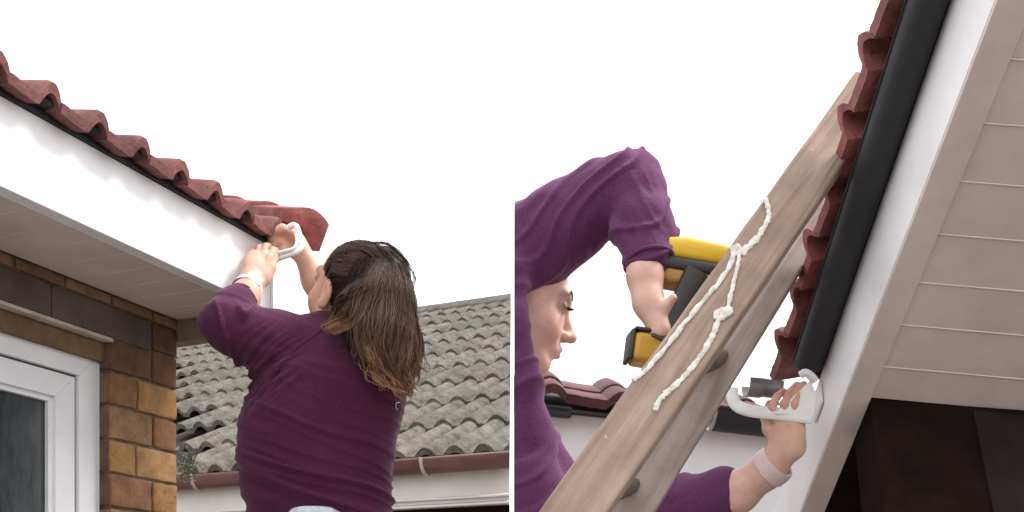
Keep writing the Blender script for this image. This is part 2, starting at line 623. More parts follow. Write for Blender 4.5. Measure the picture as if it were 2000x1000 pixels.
# the sliver of the top course under the soffit
aa = A0
for wd in (0.075, 0.128, 0.128, 0.128, 0.128, 0.128, 0.128, 0.128):
    brick(aa + (J if aa > A0 else 0), aa + wd, -0.027 + 0.004, -0.0015, random.choice([(0.24, 0.16, 0.115), (0.20, 0.13, 0.10), (0.27, 0.18, 0.12), (0.17, 0.10, 0.08)]), 0.001)
    aa += wd
plan = [
    [(A0, .107, (0.15, 0.075, 0.05))],
    [(A0, .107, (0.17, 0.085, 0.05)), (.107, A1, (0.15, 0.078, 0.045))],
    [(A0, .1525, (0.40, 0.225, 0.085)), (.1525, A1, (0.25, 0.135, 0.06))],
    [(A0, .104, (0.27, 0.125, 0.06)), (.104, A1, (0.29, 0.18, 0.105))],
    [(A0, .157, (0.41, 0.25, 0.12)), (.157, A1, (0.36, 0.20, 0.07))],
    [(A0, .107, (0.37, 0.20, 0.08)), (.107, A1, (0.25, 0.115, 0.075))],
    [(A0, .1525, (0.36, 0.2, 0.1)), (.1525, A1, (0.27, 0.16, 0.07))],
    [(A0, .107, (0.3, 0.16, 0.1)), (.107, A1, (0.22, 0.09, 0.06))],
]
for k, row in enumerate(plan):
    for (p, q, c) in row:
        brick(p + (J if p > A0 else 0), q, ys[k + 1] + J, ys[k] - (0.008 if k == 0 else 0), c, random.uniform(-0.0015, 0.002))
# reveal bricks: their ends show beside the window
for k in range(1, 8):
    c = random.choice([(0.16, 0.10, 0.065), (0.12, 0.07, 0.05), (0.20, 0.12, 0.07)])
    bm = bmesh.new()
    bx(bm, LF, -A1 - 0.0035, -A1 + 0.012, IN + 0.006, IN + 0.075, ys[k + 1] + J + 0.002, ys[k] - 0.001, 0.0025, 2)
    bmesh.ops.subdivide_edges(bm, edges=[e for e in bm.edges if e.calc_length() > 0.02], cuts=4, use_grid_fill=True)
    jitter(bm, 0.0022, 120, k * 3.1)
    o = obj('brick', bm, M['brick'], wall, smooth=45, allsmooth=True)
    o.color = (*c, 1)
# lintel: dark blocks
for p, q in ((.107 + J, .40), (.4025, .80), (.8025, 1.25)):
    bm = bmesh.new()
    bx(bm, LF, -q, -p, IN - 0.001, IN + 0.05, -0.096, -0.0285, 0.0025, 2)
    jitter(bm, 0.0008, 30, p)
    obj('lintel', bm, M['lintel'], house)
bm = bmesh.new()
prism(bm, LF, [(IN - 0.007, -0.1065), (IN - 0.006, -0.0985), (IN + 0.03, -0.0965), (IN + 0.03, -0.1065)], -1.25, -A1 + 0.001, 0.001)
obj('drip_edge', bm, M['drip'], house)
bm = bmesh.new()
bx(bm, LF, -1.25, -A1 - 0.002, IN + 0.016, IN + 0.05, -0.150, -0.1087, 0.001)
obj('head_board', bm, M['reveal'], house)

# window: outer frame > sash > pane
FB = IN + 0.030


def frame_ring(bm, a_r, a_l, c_t, c_b, wd, b0, b1, bev=0.003):
    """mitred four-sided frame; a measured leftwards from the corner"""
    O = [(-a_r, c_t), (-a_l, c_t), (-a_l, c_b), (-a_r, c_b)]
    I = [(-a_r - wd, c_t - wd), (-a_l + wd, c_t - wd), (-a_l + wd, c_b + wd), (-a_r - wd, c_b + wd)]
    for i in range(4):
        j = (i + 1) % 4
        t = bmesh.new()
        q = [O[i], O[j], I[j], I[i]]
        lo = [t.verts.new(LF.pt(x, b0, c)) for x, c in q]
        hi = [t.verts.new(LF.pt(x, b1, c)) for x, c in q]
        t.faces.new(lo)
        t.faces.new(hi[::-1])
        for n_ in range(4):
            t.faces.new((lo[n_], hi[n_], hi[(n_ + 1) % 4], lo[(n_ + 1) % 4]))
        bmesh.ops.recalc_face_normals(t, faces=t.faces)
        t.normal_update()
        nn = [f.normal.copy() for f in t.faces]
        bmesh.ops.bevel(t, geom=list(t.edges), offset=0.0012, segments=2, affect='EDGES', profile=0.5)
        mark_flat(t, nn)
        merge(bm, t)


WR, WL, WT, WB = A1 + 0.003, 1.25, -0.1325, -1.05
bm = bmesh.new()
frame_ring(bm, WR, WL, WT, WB, 0.058, FB, FB + 0.06)
window = obj('window', bm, M['pvc_frame'], house)
bm = bmesh.new()
frame_ring(bm, WR + .0575, WL - .0575, WT - .0575, WB + .0575, 0.006, FB + 0.012, FB + 0.05)
obj('gasket', bm, M['gasket'], window)
bm = bmesh.new()
frame_ring(bm, WR + .0625, WL - .0625, WT - .0625, WB + .0625, 0.052, FB + 0.008, FB + 0.055)
frame_ring(bm, WR + .1142, WL - .1142, WT - .1142, WB + .1142, 0.012, FB + 0.016, FB + 0.055)
obj('sash', bm, M['pvc_frame'], window)
bm = bmesh.new()
bx(bm, LF, -WL + 0.12, -WR - 0.124, FB + 0.026, FB + 0.032, WB + .12, WT - .124)
obj('pane', bm, M['glass'], window, smooth=0)

# roof: deck, tiles, verge
PIT = math.radians(15)
bm = bmesh.new()
t = math.tan(PIT)
prism(bm, LF, [(0.035, 0.158), (1.4, 0.150 + 1.4 * t), (1.4, 0.130 + 1.4 * t), (0.035, 0.140)], -1.25, 0.0)
roof = obj('roof', bm, M['deck_and_shade'], house, smooth=0)
bm = bmesh.new()
bx(bm, LF, -1.25, -0.012, -0.028, 0.028, 0.1665, 0.1735)
obj('eave_shade_filler', bm, M['deck_and_shade'], roof, smooth=0)  # dark filler paints the shade in the hollows under the tile rolls
TP = 0.107
tms = [tile_mesh('roof_tile', TP, 0.24, 0.022, 0.025, 0.042, 1, s, 20) for s in range(4)]
lay_tiles(tms, M['tile'], LF, roof, lambda k: [-0.006 - TP * (i + 1) for i in range(11)], 6, TP, 0.19, PIT, -0.038, 0.153,
          (0.20, 0.074, 0.066), 0.2, tilt=0.05, lift=0.004)
# verge caps climbing the gable edge: barrel on top, flat closed end
def verge_cap(y0, y1, end):
    bm = bmesh.new()
    n = 12
    prof = [(-0.046, -0.003), (-0.046, 0.027), (-0.040, 0.031), (-0.028, 0.034), (-0.015, 0.0395), (-0.002, 0.0425), (0.012, 0.0415), (0.024, 0.037),
            (0.036, 0.029), (0.046, 0.019), (0.034, -0.047), (0.015, -0.048), (0.0, -0.028), (-0.010, -0.004)]
    r = []
    for y in (y0, y1):
        r.append([bm.verts.new((x, y, z)) for x, z in prof])
    m = len(prof)
    for i in range(m):
        bm.faces.new((r[0][i], r[0][(i + 1) % m], r[1][(i + 1) % m], r[1][i]))
    bm.faces.new(r[0])
    bm.faces.new(r[1][::-1])
    bmesh.ops.recalc_face_normals(bm, faces=bm.faces)
    bmesh.ops.bevel(bm, geom=[e for e in bm.edges if len(e.link_faces) == 2 and e.calc_face_angle(0) > 0.7], offset=0.002, segments=2, affect='EDGES', profile=0.5)
    return bm


for i in range(5):
    ex = Matrix.Rotation(math.radians(-24), 4, 'Z') @ Matrix.Rotation(math.radians(20), 4, 'X') @ Matrix.Translation((0, 0.19 * i, 0.004 * i)) @ Matrix.Rotation(-0.03, 4, 'X')
    o = obj('verge_cap', verge_cap(0.0, 0.23, i == 0), M['tile'], roof, smooth=40, M=LF.mat(0.050, -0.070, 0.203, ex) @ Matrix.Diagonal((1.22, 1, 1, 1)))
    o.color = (0.30, 0.088, 0.075, 1)

# ================================================================== FAR HOUSE (left)
far = thing('house', 'low neighbouring house with weathered grey tiles, red-brown gutter and white board', 'house')
FP = math.radians(26)
RL = 4.52
SMIN = -6.6


bm = bmesh.new()
tt = math.tan(FP)
prism(bm, NF, [(0.03, -0.03), (RL * math.cos(FP), RL * math.sin(FP) - 0.05), (RL * math.cos(FP), RL * math.sin(FP) - 0.12), (0.03, -0.10)], SMIN, 3.0)
froof = obj('roof', bm, M['deck_and_shade'], far, smooth=0)
cut_x(froof, CUT_L, True)
GP = 0.262
gms = [tile_mesh('roof_tile', GP, 0.56, 0.032, 0.036, 0.092, 2, s + 11, n=14) for s in range(5)]


def far_row(k):
    L = 0.46 * k
    y0 = 4.0 + L * 0.82
    smax = 0.42 * L + 0.35
    # run left as far as the brick corner hides it
    s, out = smax - (smax % GP) + (GP * 0.0), []
    off = (k % 2) * GP * 0.25
    n = int((smax + 6.3) / GP)
    for i in range(n):
        sp = smax - GP * (i + 1) + off
        q = NF.pt(sp, L * math.cos(FP), 0)
        if q.x / q.y < -0.36:
            break
        out.append(sp)
    return out


ft = lay_tiles(gms, M['gtile'], NF, froof, far_row, 10, GP, 0.46, FP, -0.03, -0.022, (0.105, 0.095, 0.083), 0.14, tilt=0.046, lift=0.0)
for o in ft:
    if not cut_x(o, CUT_L, True):
        bpy.data.objects.remove(o)
# ridge capping
rb, rc = RL * math.cos(FP), RL * math.sin(FP)
for i in range(16):
    s1 = 2.4 - 0.45 * i
    bm = bmesh.new()
    pr = [(rb - 0.14 + 0.28 * j / 8, rc - 0.02 + 0.11 * math.sin(math.pi * j / 8)) for j in range(9)]
    pr += [(rb + 0.14 - 0.28 * j / 8, rc - 0.05 + 0.11 * math.sin(math.pi * j / 8)) for j in range(9)]
    pr = [(rb - 0.16, rc - 0.05), (rb - 0.15, rc - 0.01), (rb - 0.09, rc + 0.05), (rb, rc + 0.07), (rb + 0.1, rc + 0.05), (rb + 0.16, rc - 0.03)]
    prism(bm, NF, pr, s1 - 0.445, s1, 0.004)
    o = obj('ridge_tile', bm, M['gtile'], froof)
    f = random.uniform(0.85, 1.1)
    o.color = (0.12 * f, 0.11 * f, 0.10 * f, 1)
    if not cut_x(o, CUT_L, True):
        bpy.data.objects.remove(o)
# gutter: half round with bead
bm = bmesh.new()
n = 10
gr = 0.045
prof = [(-0.055 + gr * math.cos(math.pi + math.pi * i / n), -0.018 + gr * 1.15 * math.sin(math.pi + math.pi * i / n)) for i in range(n + 1)]
prof2 = [(-0.055 + (gr - .004) * math.cos(math.pi + math.pi * i / n), -0.018 + (gr - .004) * 1.15 * math.sin(math.pi + math.pi * i / n)) for i in range(n, -1, -1)]
prism(bm, NF, [(-0.105, -0.02), (-0.105, -0.010)] + [(-0.095, -0.010)] + prof2[::-1][1:-1] + [(-0.010, -0.018), (-0.010, -0.022)] + prof[::-1][1:-1], -1.72, 0.05)
fgut = obj('gutter', bm, M['gutter_red'], far)
cut_x(fgut, CUT_L, True)
for s in (-0.335, -1.475):
    bm = bmesh.new()
    pts = [NF.pt(s, -0.055 + 0.052 * math.cos(math.pi * (0.98 + 0.85 * i / 8)), -0.014 + 0.060 * math.sin(math.pi * (0.98 + 0.85 * i / 8))) for i in range(9)]
    tube(bm, pts, 0.008, 6)
    obj('gutter_clip', bm, M['drip'], fgut)
bm = bmesh.new()
bx(bm, NF, -1.9, 0.05, 0.0, 0.03, -0.185, -0.035, 0.003)
bx(bm, NF, -1.9, 0.05, -0.008, 0.03, -0.198, -0.1855, 0.003)
bx(bm, NF, -1.9, 0.05, -0.014, 0.03, -0.170, -0.158, 0.003)
o = obj('fascia_board', bm, M['far_fascia'], far)
cut_x(o, CUT_L, True)
bm = bmesh.new()
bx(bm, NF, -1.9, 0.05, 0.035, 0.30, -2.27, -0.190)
o = obj('wall', bm, M['shade_wall'], far, smooth=0)
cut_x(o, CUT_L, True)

def PL(o):
    o['kind'] = 'stuff'
    return o


# moss at the end of the far gutter
bm = bmesh.new()
for i in range(420):
    c = V(random.gauss(364, 10), random.gauss(908, 15), 4.2 + random.uniform(-.10, .05))
    c.z = min(c.z, V(0, 868, 4.25).z)
    d = Vector((random.gauss(0, 1), random.gauss(0, 1), random.gauss(0.2, 1))).normalized() * random.uniform(0.008, 0.024)
    e = d.cross(Vector((random.random(), random.random(), random.random()))).normalized() * random.uniform(0.003, 0.007)
    vs = [bm.verts.new(c - e), bm.verts.new(c + d * 0.5 - e * 0.2 + e.cross(d) * 3), bm.verts.new(c + d), bm.verts.new(c + e)]
    bm.faces.new(vs)
tag(PL(obj('moss_clump', bm, M['plant'], smooth=0)), 'dry grey-green moss clump at the end of the red-brown gutter beside the brick corner', 'plant')

# ================================================================== RIGHT HOUSE
rhouse = thing('house', 'eave seen steeply from below with wide soffit boards and black gutter above white fascia', 'house')
RA0, RA1 = -0.55, 1.10
bm = bmesh.new()
bx(bm, RF, RA0, RA1, 0.0, 0.020, 0.0, 0.190, 0.002)
obj('fascia_board', bm, M['pvc'], rhouse)
bm = bmesh.new()
bx(bm, RF, RA0, RA1, 0.0015, 0.047, -0.007, -0.0007, 0.0015)
obj('soffit_rim', bm, M['soffit_bright'], rhouse)
AE = 0.170
bm = bmesh.new()
bx(bm, RF, AE + 0.004, RA1, 0.0478, 0.75, 0.0008, 0.020)
rsof = obj('soffit', bm, M['soffit_bright'], rhouse, smooth=0)
a = AE
bnds = [0.170, 0.244, 0.335, 0.4196, 0.508, 0.596, 0.684, 0.772, 0.86, 0.948, 1.036, 1.10]
for p, q in zip(bnds[:-1], bnds[1:]):
    bm = bmesh.new()
    bx(bm, RF, p + 0.0016, q - 0.0016, 0.0475, 0.75, -0.0012, 0.0004, 0.0005)
    obj('soffit_plank', bm, M['soffit_bright'], rsof)
    bm = bmesh.new()
    bx(bm, RF, q - 0.0012, q + 0.0012, 0.0478, 0.75, -0.0028, 0.0004, 0.0008)
    obj('joint_bead', bm, M['bead_light'], rsof)
# wall below the end of the soffit, its deep shade put into the colour
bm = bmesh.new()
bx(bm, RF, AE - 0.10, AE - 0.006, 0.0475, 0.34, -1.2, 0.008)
bx(bm, RF, RA0, AE - 0.105, 0.0475, 0.75, 0.0, 0.01)  # dark sheet standing for the shaded open eave beside the rim
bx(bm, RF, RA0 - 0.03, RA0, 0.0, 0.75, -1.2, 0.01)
rw = obj('wall', bm, M['shade_wall'], rhouse, smooth=0)
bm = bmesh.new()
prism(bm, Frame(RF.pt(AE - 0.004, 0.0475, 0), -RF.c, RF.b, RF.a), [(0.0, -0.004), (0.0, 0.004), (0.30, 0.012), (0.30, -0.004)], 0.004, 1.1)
obj('wall_board', bm, M['shade_wall'], rw, smooth=0)
bm = bmesh.new()
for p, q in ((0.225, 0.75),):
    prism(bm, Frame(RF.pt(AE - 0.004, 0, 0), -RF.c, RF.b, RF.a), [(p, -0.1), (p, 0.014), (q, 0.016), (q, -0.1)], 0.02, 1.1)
pb = obj('pier', bm, M['shade_wall2'], rhouse, smooth=0)
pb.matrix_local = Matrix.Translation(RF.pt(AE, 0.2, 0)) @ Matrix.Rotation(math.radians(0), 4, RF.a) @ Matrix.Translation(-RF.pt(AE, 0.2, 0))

# black gutter: round bottomed trough with open end
def trough(F, bc, cc, r, th, a0, a1, mat, parent, name='gutter', squash=1.0):
    bm = bmesh.new()
    n = 18
    out = [(bc + r * math.cos(math.pi * (1 + i / n)), cc + squash * r * math.sin(math.pi * (1 + i / n))) for i in range(n + 1)]
    inn = [(bc + (r - th) * math.cos(math.pi * (1 + i / n)), cc + squash * (r - th) * math.sin(math.pi * (1 + i / n))) for i in range(n, -1, -1)]
    lip = 0.004
    prof = [(bc - r - 0.003, cc), (bc - r - 0.003, cc + lip)] + [(inn[-1][0], cc + lip)] + inn[::-1] + [(inn[0][0], cc + lip), (out[-1][0], cc + lip)] + out[::-1]
    pp = []
    for q in prof:
        if not pp or (abs(q[0] - pp[-1][0]) + abs(q[1] - pp[-1][1])) > 1e-5:
            pp.append(q)
    prism(bm, F, pp, a0, a1)
    return obj(name, bm, mat, parent)


GR = 0.029
rg = trough(RF, -GR - 0.001, 0.196, GR, 0.003, 0.075, RA1, M['black'], rhouse, squash=1.15)
for a in (0.45, 0.86):
    pass
rt0 = math.radians(24)
bm = bmesh.new()
tr = math.tan(rt0)
prism(bm, RF, [(0.025, 0.205), (1.2, 0.205 + 1.2 * tr), (1.2, 0.19 + 1.2 * tr), (0.025, 0.19)], 0.0, RA1)
rroof = obj('roof', bm, M['deck_and_shade'], rhouse, smooth=0)
bm = bmesh.new()
bx(bm, RF, 0.03, RA1, -0.012, 0.03, 0.1995, 0.232)
obj('eave_shade_filler', bm, M['deck_and_shade'], rroof, smooth=0)  # same dark stand-in for hollow shade under the right-hand tiles
TP2 = 0.115
rms = [tile_mesh('roof_tile', TP2, 0.24, 0.024, 0.030, 0.046, 1, s + 21, 20) for s in range(4)]
lay_tiles(rms, M['tile'], RF, rroof, lambda k: [-0.005 + TP2 * i for i in range(10)], 5, TP2, 0.19, rt0, -0.080, 0.216,
          (0.28, 0.10, 0.088), 0.2, tilt=0.05, lift=0.004)

# ------------------------------------------------ second eave behind (right half)
BFo = V(1115, 800, 2.95)
bx_dir = Vector((1, 0.06, -0.10)).normalized()
bz = Vector((-0.02, -0.12, 1.0))
bz = (bz - bx_dir * bz.dot(bx_dir)).normalized()
BF = Frame(BFo, bx_dir, bz.cross(bx_dir), bz)
back = thing('house', 'low white eave with a red tile edge behind the wooden ladder', 'house')
bm = bmesh.new()
bx(bm, BF, -0.3, 0.66, 0.0, 0.03, -0.45, -0.012, 0.003)
o = obj('fascia_board', bm, M['pvc'], back)
cut_x(o, CUT_R, False)
bm = bmesh.new()
prism(bm, BF, [(0.0, 0.004), (0.5, 0.10), (0.5, 0.08), (0.0, -0.004)], -0.3, 0.66)
bx(bm, BF, -0.3, 0.66, -0.05, 0.03, -0.0115, -0.0045)
broof = obj('roof', bm, M['deck_and_shade'], back, smooth=0)
cut_x(broof, CUT_R, False)
bms = [tile_mesh('roof_tile', 0.20, 0.24, 0.030, 0.026, 0.085, 1, s + 31) for s in range(3)]
bt = lay_tiles(bms, M['tile'], BF, broof, lambda k: [-0.22 + 0.20 * i for i in range(4)], 2, 0.2, 0.19, math.radians(12), -0.055, 0.008,
               (0.10, 0.031, 0.036), 0.12, tilt=0.03, lift=0.004)
for o in bt:
    if not cut_x(o, CUT_R, False):
        bpy.data.objects.remove(o)
bm = bmesh.new()
bx(bm, BF, -0.2, 0.0, -0.05, -0.003, -0.028, 0.004, 0.006)
o = obj('gutter_stop', bm, M['black'], back)
cut_x(o, CUT_R, False)
# length of black gutter lying under that edge, its cut end towards the ladder
bgx = V(1392, 800, 2.30)
GF = Frame(bgx, bx_dir, bz.cross(bx_dir), bz)
gt = trough(GF, 0.0, 0.0, 0.050, 0.004, 0.0, 0.135, M['black'], None, 'gutter', 0.95)
tag(gt, 'short length of black gutter with its cut end showing beside the ladder', 'gutter')
bm = bmesh.new()
pts = [GF.pt(-0.002, 0.048 * math.cos(math.pi * (1 + i / 14)), 0.046 * math.sin(math.pi * (1 + i / 14))) for i in range(15)]
tube(bm, [GF.pt(-0.002, -0.066, 0.004)] + pts, 0.0035, 6)
obj('gutter_rim', bm, M['steel'], gt)

# ================================================================== LADDER, ROPE
ladder = thing('ladder', 'wooden ladder leaning up to the tiled eave with white cord tied on it', 'ladder')


def beam(name, p0, p1, wd, dp, face, mat, parent, seed):
    """long timber from p0 to p1; face = direction its broad side looks"""
    z = (p1 - p0)
    L = z.length
    z.normalize()
    y = (face - z * face.dot(z)).normalized()
    x = y.cross(z).normalized()
    bm = bmesh.new()
    I = Frame((0, 0, 0), (1, 0, 0), (0, 1, 0), (0, 0, 1))
    bx(bm, I, -wd / 2, wd / 2, -dp / 2, dp / 2, 0, L, 0.005, 3)
    bmesh.ops.subdivide_edges(bm, edges=[e for e in bm.edges if e.calc_length() > 0.3], cuts=26)
    jitter(bm, 0.0016, 9, seed)
    m = Matrix((x, y, z)).transposed().to_4x4()
    m.translation = p0
    return obj(name, bm, mat, parent, 40, m), Frame(p0, x, y, z), L


s1a, s1b = V(1090, 1050, 1.33), V(1705, 168, 1.86)
st1, SF1, SL1 = beam('stile', s1a, s1b, 0.077, 0.034, Vector((-0.30, -1, -0.1)), M['wood'], ladder, 1.0)
s2a, s2b = V(1205, 1050, 1.60), V(1612, 395, 2.02)
st2, SF2, SL2 = beam('stile', s2a, s2b, 0.060, 0.030, Vector((-0.25, -1, -0.15)), M['wood2'], ladder, 5.0)
for p, q in ((V(1310, 748, 1.56), V(1424, 690, 1.83)), (V(1130, 990, 1.40), V(1246, 944, 1.67))):
    bm = bmesh.new()
    tube(bm, [p, p.lerp(q, 0.5), q], 0.0135, 12)
    obj('rung', bm, M['rung'], ladder)


def on_stile(px, py):
    """point on the broad face of the near stile"""
    d = V(px, py, 1.0) - Vector((0, 0, EYE))
    o = Vector((0, 0, EYE))
    nrm = -SF1.b
    f0 = SF1.pt(0, 0.034 / 2 + 0.0015, 0) if (SF1.b.dot(Vector((0, -1, 0))) > 0) else SF1.pt(0, -0.034 / 2 - 0.0015, 0)
    t = (f0 - o).dot(nrm) / d.dot(nrm)
    return o + d * t


bm = bmesh.new()
RR = 0.0038


def cord(px, r=RR, wob=0.0009):
    pts = catmull([on_stile(*p) for p in px], 7)
    for i, p in enumerate(pts):
        p += Vector((random.uniform(-wob, wob), random.uniform(-wob, 0), random.uniform(-wob, wob)))
    tube(bm, pts, [r * random.uniform(0.72, 1.22) for _ in pts], 8, flat=(SF1.b, 0.6))


cord([(1494, 388), (1500, 405), (1501, 425), (1487, 452), (1470, 476), (1448, 490), (1432, 486)], RR * 1.15)
cord([(1432, 486), (1428, 512), (1407, 548), (1375, 585), (1335, 634), (1295, 685), (1262, 722), (1236, 742)])
cord([(1446, 490), (1440, 520), (1431, 560), (1422, 600)])
cord([(1424, 600), (1405, 622), (1392, 655), (1372, 690), (1345, 725), (1312, 758), (1290, 778), (1279, 802)], RR * 1.1)
cord([(1438, 478), (1452, 496), (1458, 480), (1440, 497), (1430, 484), (1450, 486)], RR * 1.1)
cord([(1398, 612), (1412, 604), (1428, 606), (1416, 618), (1398, 622), (1404, 608), (1424, 612)], RR * 1.1)
cord([(1470, 470), (1460, 486), (1478, 462), (1464, 478)], RR)
tag(obj('rope', bm, M['rope'], smooth=60), 'white cord knotted in two places along the wooden ladder', 'rope')


# ================================================================== SDF FIGURES
class Field:
    def __init__(s, lo, hi, h):
        s.lo = np.array(lo, np.float32)
        s.h = h
        n = np.ceil((np.array(hi) - np.array(lo)) / h).astype(int) + 1
        s.n = n
        s.v = np.full(n, 1.0, np.float32)
        s.ax = [s.lo[i] + h * np.arange(n[i], dtype=np.float32) for i in range(3)]

    def block(s, lo, hi):
        i0 = np.clip(np.floor((np.array(lo) - s.lo) / s.h).astype(int), 0, s.n)
        i1 = np.clip(np.ceil((np.array(hi) - s.lo) / s.h).astype(int) + 1, 0, s.n)
        if np.any(i1 <= i0):
            return None
        sl = tuple(slice(a, b) for a, b in zip(i0, i1))
        X = s.ax[0][sl[0]][:, None, None]
        Y = s.ax[1][sl[1]][None, :, None]
        Z = s.ax[2][sl[2]][None, None, :]
        return sl, X, Y, Z

    def put(s, sl, d, k, sub=False):
        a = s.v[sl]
        if sub:
            d = -d
            if k > 0:
                hh = np.clip(0.5 - 0.5 * (a - d) / k, 0, 1)
                s.v[sl] = a * (1 - hh) + d * hh + k * hh * (1 - hh)
            else:
                s.v[sl] = np.maximum(a, d)
        else:
            if k > 0:
                hh = np.clip(0.5 + 0.5 * (a - d) / k, 0, 1)
                s.v[sl] = a * (1 - hh) + d * hh - k * hh * (1 - hh)
            else:
                s.v[sl] = np.minimum(a, d)

    def cap(s, p0, p1, r0, r1, k=0.01, sub=False, m=0.05):
        p0, p1 = np.array(p0, np.float32), np.array(p1, np.float32)
        r = max(r0, r1) + m
        q = s.block(np.minimum(p0, p1) - r, np.maximum(p0, p1) + r)
        if q is None:
            return
        sl, X, Y, Z = q
        d = p1 - p0
        L = float(d @ d) + 1e-12
        t = np.clip(((X - p0[0]) * d[0] + (Y - p0[1]) * d[1] + (Z - p0[2]) * d[2]) / L, 0, 1)
        dd = np.sqrt((X - p0[0] - t * d[0]) ** 2 + (Y - p0[1] - t * d[1]) ** 2 + (Z - p0[2] - t * d[2]) ** 2) - (r0 + (r1 - r0) * t)
        s.put(sl, dd, k, sub)

    def chain(s, pts, rs, k=0.01):
        for i in range(len(pts) - 1):
            s.cap(pts[i], pts[i + 1], rs[i], rs[i + 1], k)

    def ell(s, c, axes, rad, k=0.01, sub=False, m=0.05):
        c = np.array(c, np.float32)
        R = np.array([list(a) for a in axes], np.float32)
        r = max(rad) + m
        q = s.block(c - r, c + r)
        if q is None:
            return
        sl, X, Y, Z = q
        X, Y, Z = X - c[0], Y - c[1], Z - c[2]
        k0 = k1 = 0
        for i in range(3):
            u = X * R[i][0] + Y * R[i][1] + Z * R[i][2]
            k0 = k0 + (u / rad[i]) ** 2
            k1 = k1 + (u / rad[i] ** 2) ** 2
        k0 = np.sqrt(k0)
        k1 = np.sqrt(k1) + 1e-9
        s.put(sl, k0 * (k0 - 1) / k1, k, sub)

    def stack(s, tab, k=0.02, yaw=0.0):
        """tab rows: z, cx, cy, half width, half depth (z ascending); yaw turns the section"""
        tab = np.array(tab, np.float32)
        q = s.block((tab[:, 1].min() - .35, tab[:, 2].min() - .3, tab[0, 0] - 0.04), (tab[:, 1].max() + .35, tab[:, 2].max() + .3, tab[-1, 0] + .04))
        sl, X, Y, Z = q
        zz = np.clip(Z, tab[0, 0], tab[-1, 0])
        cx, cy, wx, wy = [np.interp(zz.ravel(), tab[:, 0], tab[:, i]).astype(np.float32).reshape(zz.shape) for i in (1, 2, 3, 4)]
        ca, sa = math.cos(yaw), math.sin(yaw)
        U = (X - cx) * ca + (Y - cy) * sa
        W_ = -(X - cx) * sa + (Y - cy) * ca
        e = (np.abs(U / wx) ** 2.3 + np.abs(W_ / wy) ** 2.3) ** (1 / 2.3)
        d = (e - 1) * np.minimum(wx, wy)
        oz = np.abs(Z - zz)
        d = np.where(oz > 0, np.maximum(d, oz), d)
        s.put(sl, d, k)

    def mesh(s, name):
        v = s.v
        n = v.shape
        b = v < 0
        cnt = np.zeros([i - 1 for i in n], np.uint8)
        for dx in (0, 1):
            for dy in (0, 1):
                for dz in (0, 1):
                    cnt += b[dx:n[0] - 1 + dx, dy:n[1] - 1 + dy, dz:n[2] - 1 + dz]
        act = (cnt > 0) & (cnt < 8)
        idx = np.full(act.shape, -1, np.int64)
        ii = np.argwhere(act)
        idx[act] = np.arange(len(ii))
        acc = np.zeros((len(ii), 3))
        num = np.zeros(len(ii))
        for axis in range(3):
            for o1 in (0, 1):
                for o2 in (0, 1):
                    o = [0, 0, 0]
                    oth = [q for q in range(3) if q != axis]
                    o[oth[0]], o[oth[1]] = o1, o2
                    A = ii + np.array(o)
                    B = A.copy()
                    B[:, axis] += 1
                    va, vb = v[A[:, 0], A[:, 1], A[:, 2]], v[B[:, 0], B[:, 1], B[:, 2]]
                    cr = (va < 0) != (vb < 0)
                    t = np.where(cr, va / np.where(cr, va - vb, 1), 0)
                    P = np.array(o, float)[None, :].repeat(len(ii), 0)
                    P[:, axis] += t
                    acc[cr] += P[cr]
                    num[cr] += 1
        pos = (ii + acc / num[:, None]) * s.h + s.lo
        quads = []
        for axis in range(3):
            oth = [q for q in range(3) if q != axis]
            sa = [slice(1, n[q] - 1) for q in range(3)]
            sb = [slice(1, n[q] - 1) for q in range(3)]
            sa[axis] = slice(0, n[axis] - 1)
            sb[axis] = slice(1, n[axis])
            ch = b[tuple(sa)] != b[tuple(sb)]
            e = np.argwhere(ch)
            e[:, oth[0]] += 1
            e[:, oth[1]] += 1
            ins = b[e[:, 0], e[:, 1], e[:, 2]]
            c = []
            for d1, d2 in ((0, 0), (-1, 0), (-1, -1), (0, -1)):
                q = e.copy()
                q[:, oth[0]] += d1
                q[:, oth[1]] += d2
                c.append(idx[q[:, 0], q[:, 1], q[:, 2]])
            c = np.stack(c, 1)
            fl = ins if axis != 1 else ~ins
            c[~fl] = c[~fl][:, ::-1]
            quads.append(c)
        quads = np.concatenate(quads)
        quads = quads[(quads >= 0).all(1)]
        me = bpy.data.meshes.new(name)
        me.from_pydata(pos.tolist(), [], quads.tolist())
        me.update()
        bm = bmesh.new()
        bm.from_mesh(me)
        bmesh.ops.smooth_vert(bm, verts=bm.verts, factor=0.5, use_axis_x=True, use_axis_y=True, use_axis_z=True)
        bmesh.ops.smooth_vert(bm, verts=bm.verts, factor=0.4, use_axis_x=True, use_axis_y=True, use_axis_z=True)
        bmesh.ops.recalc_face_normals(bm, faces=bm.faces)
        bm.to_mesh(me)
        bm.free()
        for p in me.polygons:
            p.use_smooth = True
        return me


def tint(me, base, spots):
    """own colour of skin: base plus soft patches (centre, radius, colour, strength)"""
    co = np.empty(len(me.vertices) * 3, np.float32)
    me.vertices.foreach_get('co', co)
    co = co.reshape(-1, 3)
    c = np.tile(np.array(base, np.float32), (len(co), 1))
    for ctr, r, colr, st in spots:
        d = np.linalg.norm((co - np.array(ctr)) / np.array(r), axis=1)
        w = (np.exp(-d ** 2 * 1.2) * st)[:, None]
        c = c * (1 - w) + np.array(colr) * w
    a = me.attributes.new('tint', 'FLOAT_COLOR', 'POINT')
    a.data.foreach_set('color', np.concatenate([c, np.ones((len(c), 1), np.float32)], 1).astype(np.float32).ravel())


def folds(me, amp, fn):
    """raise cloth folds along the normal; fn(co) in -1..1"""
    nor = [v.normal.copy() for v in me.vertices]
    for v, nn in zip(me.vertices, nor):
        v.co += nn * (amp * fn(v.co))
    me.update()


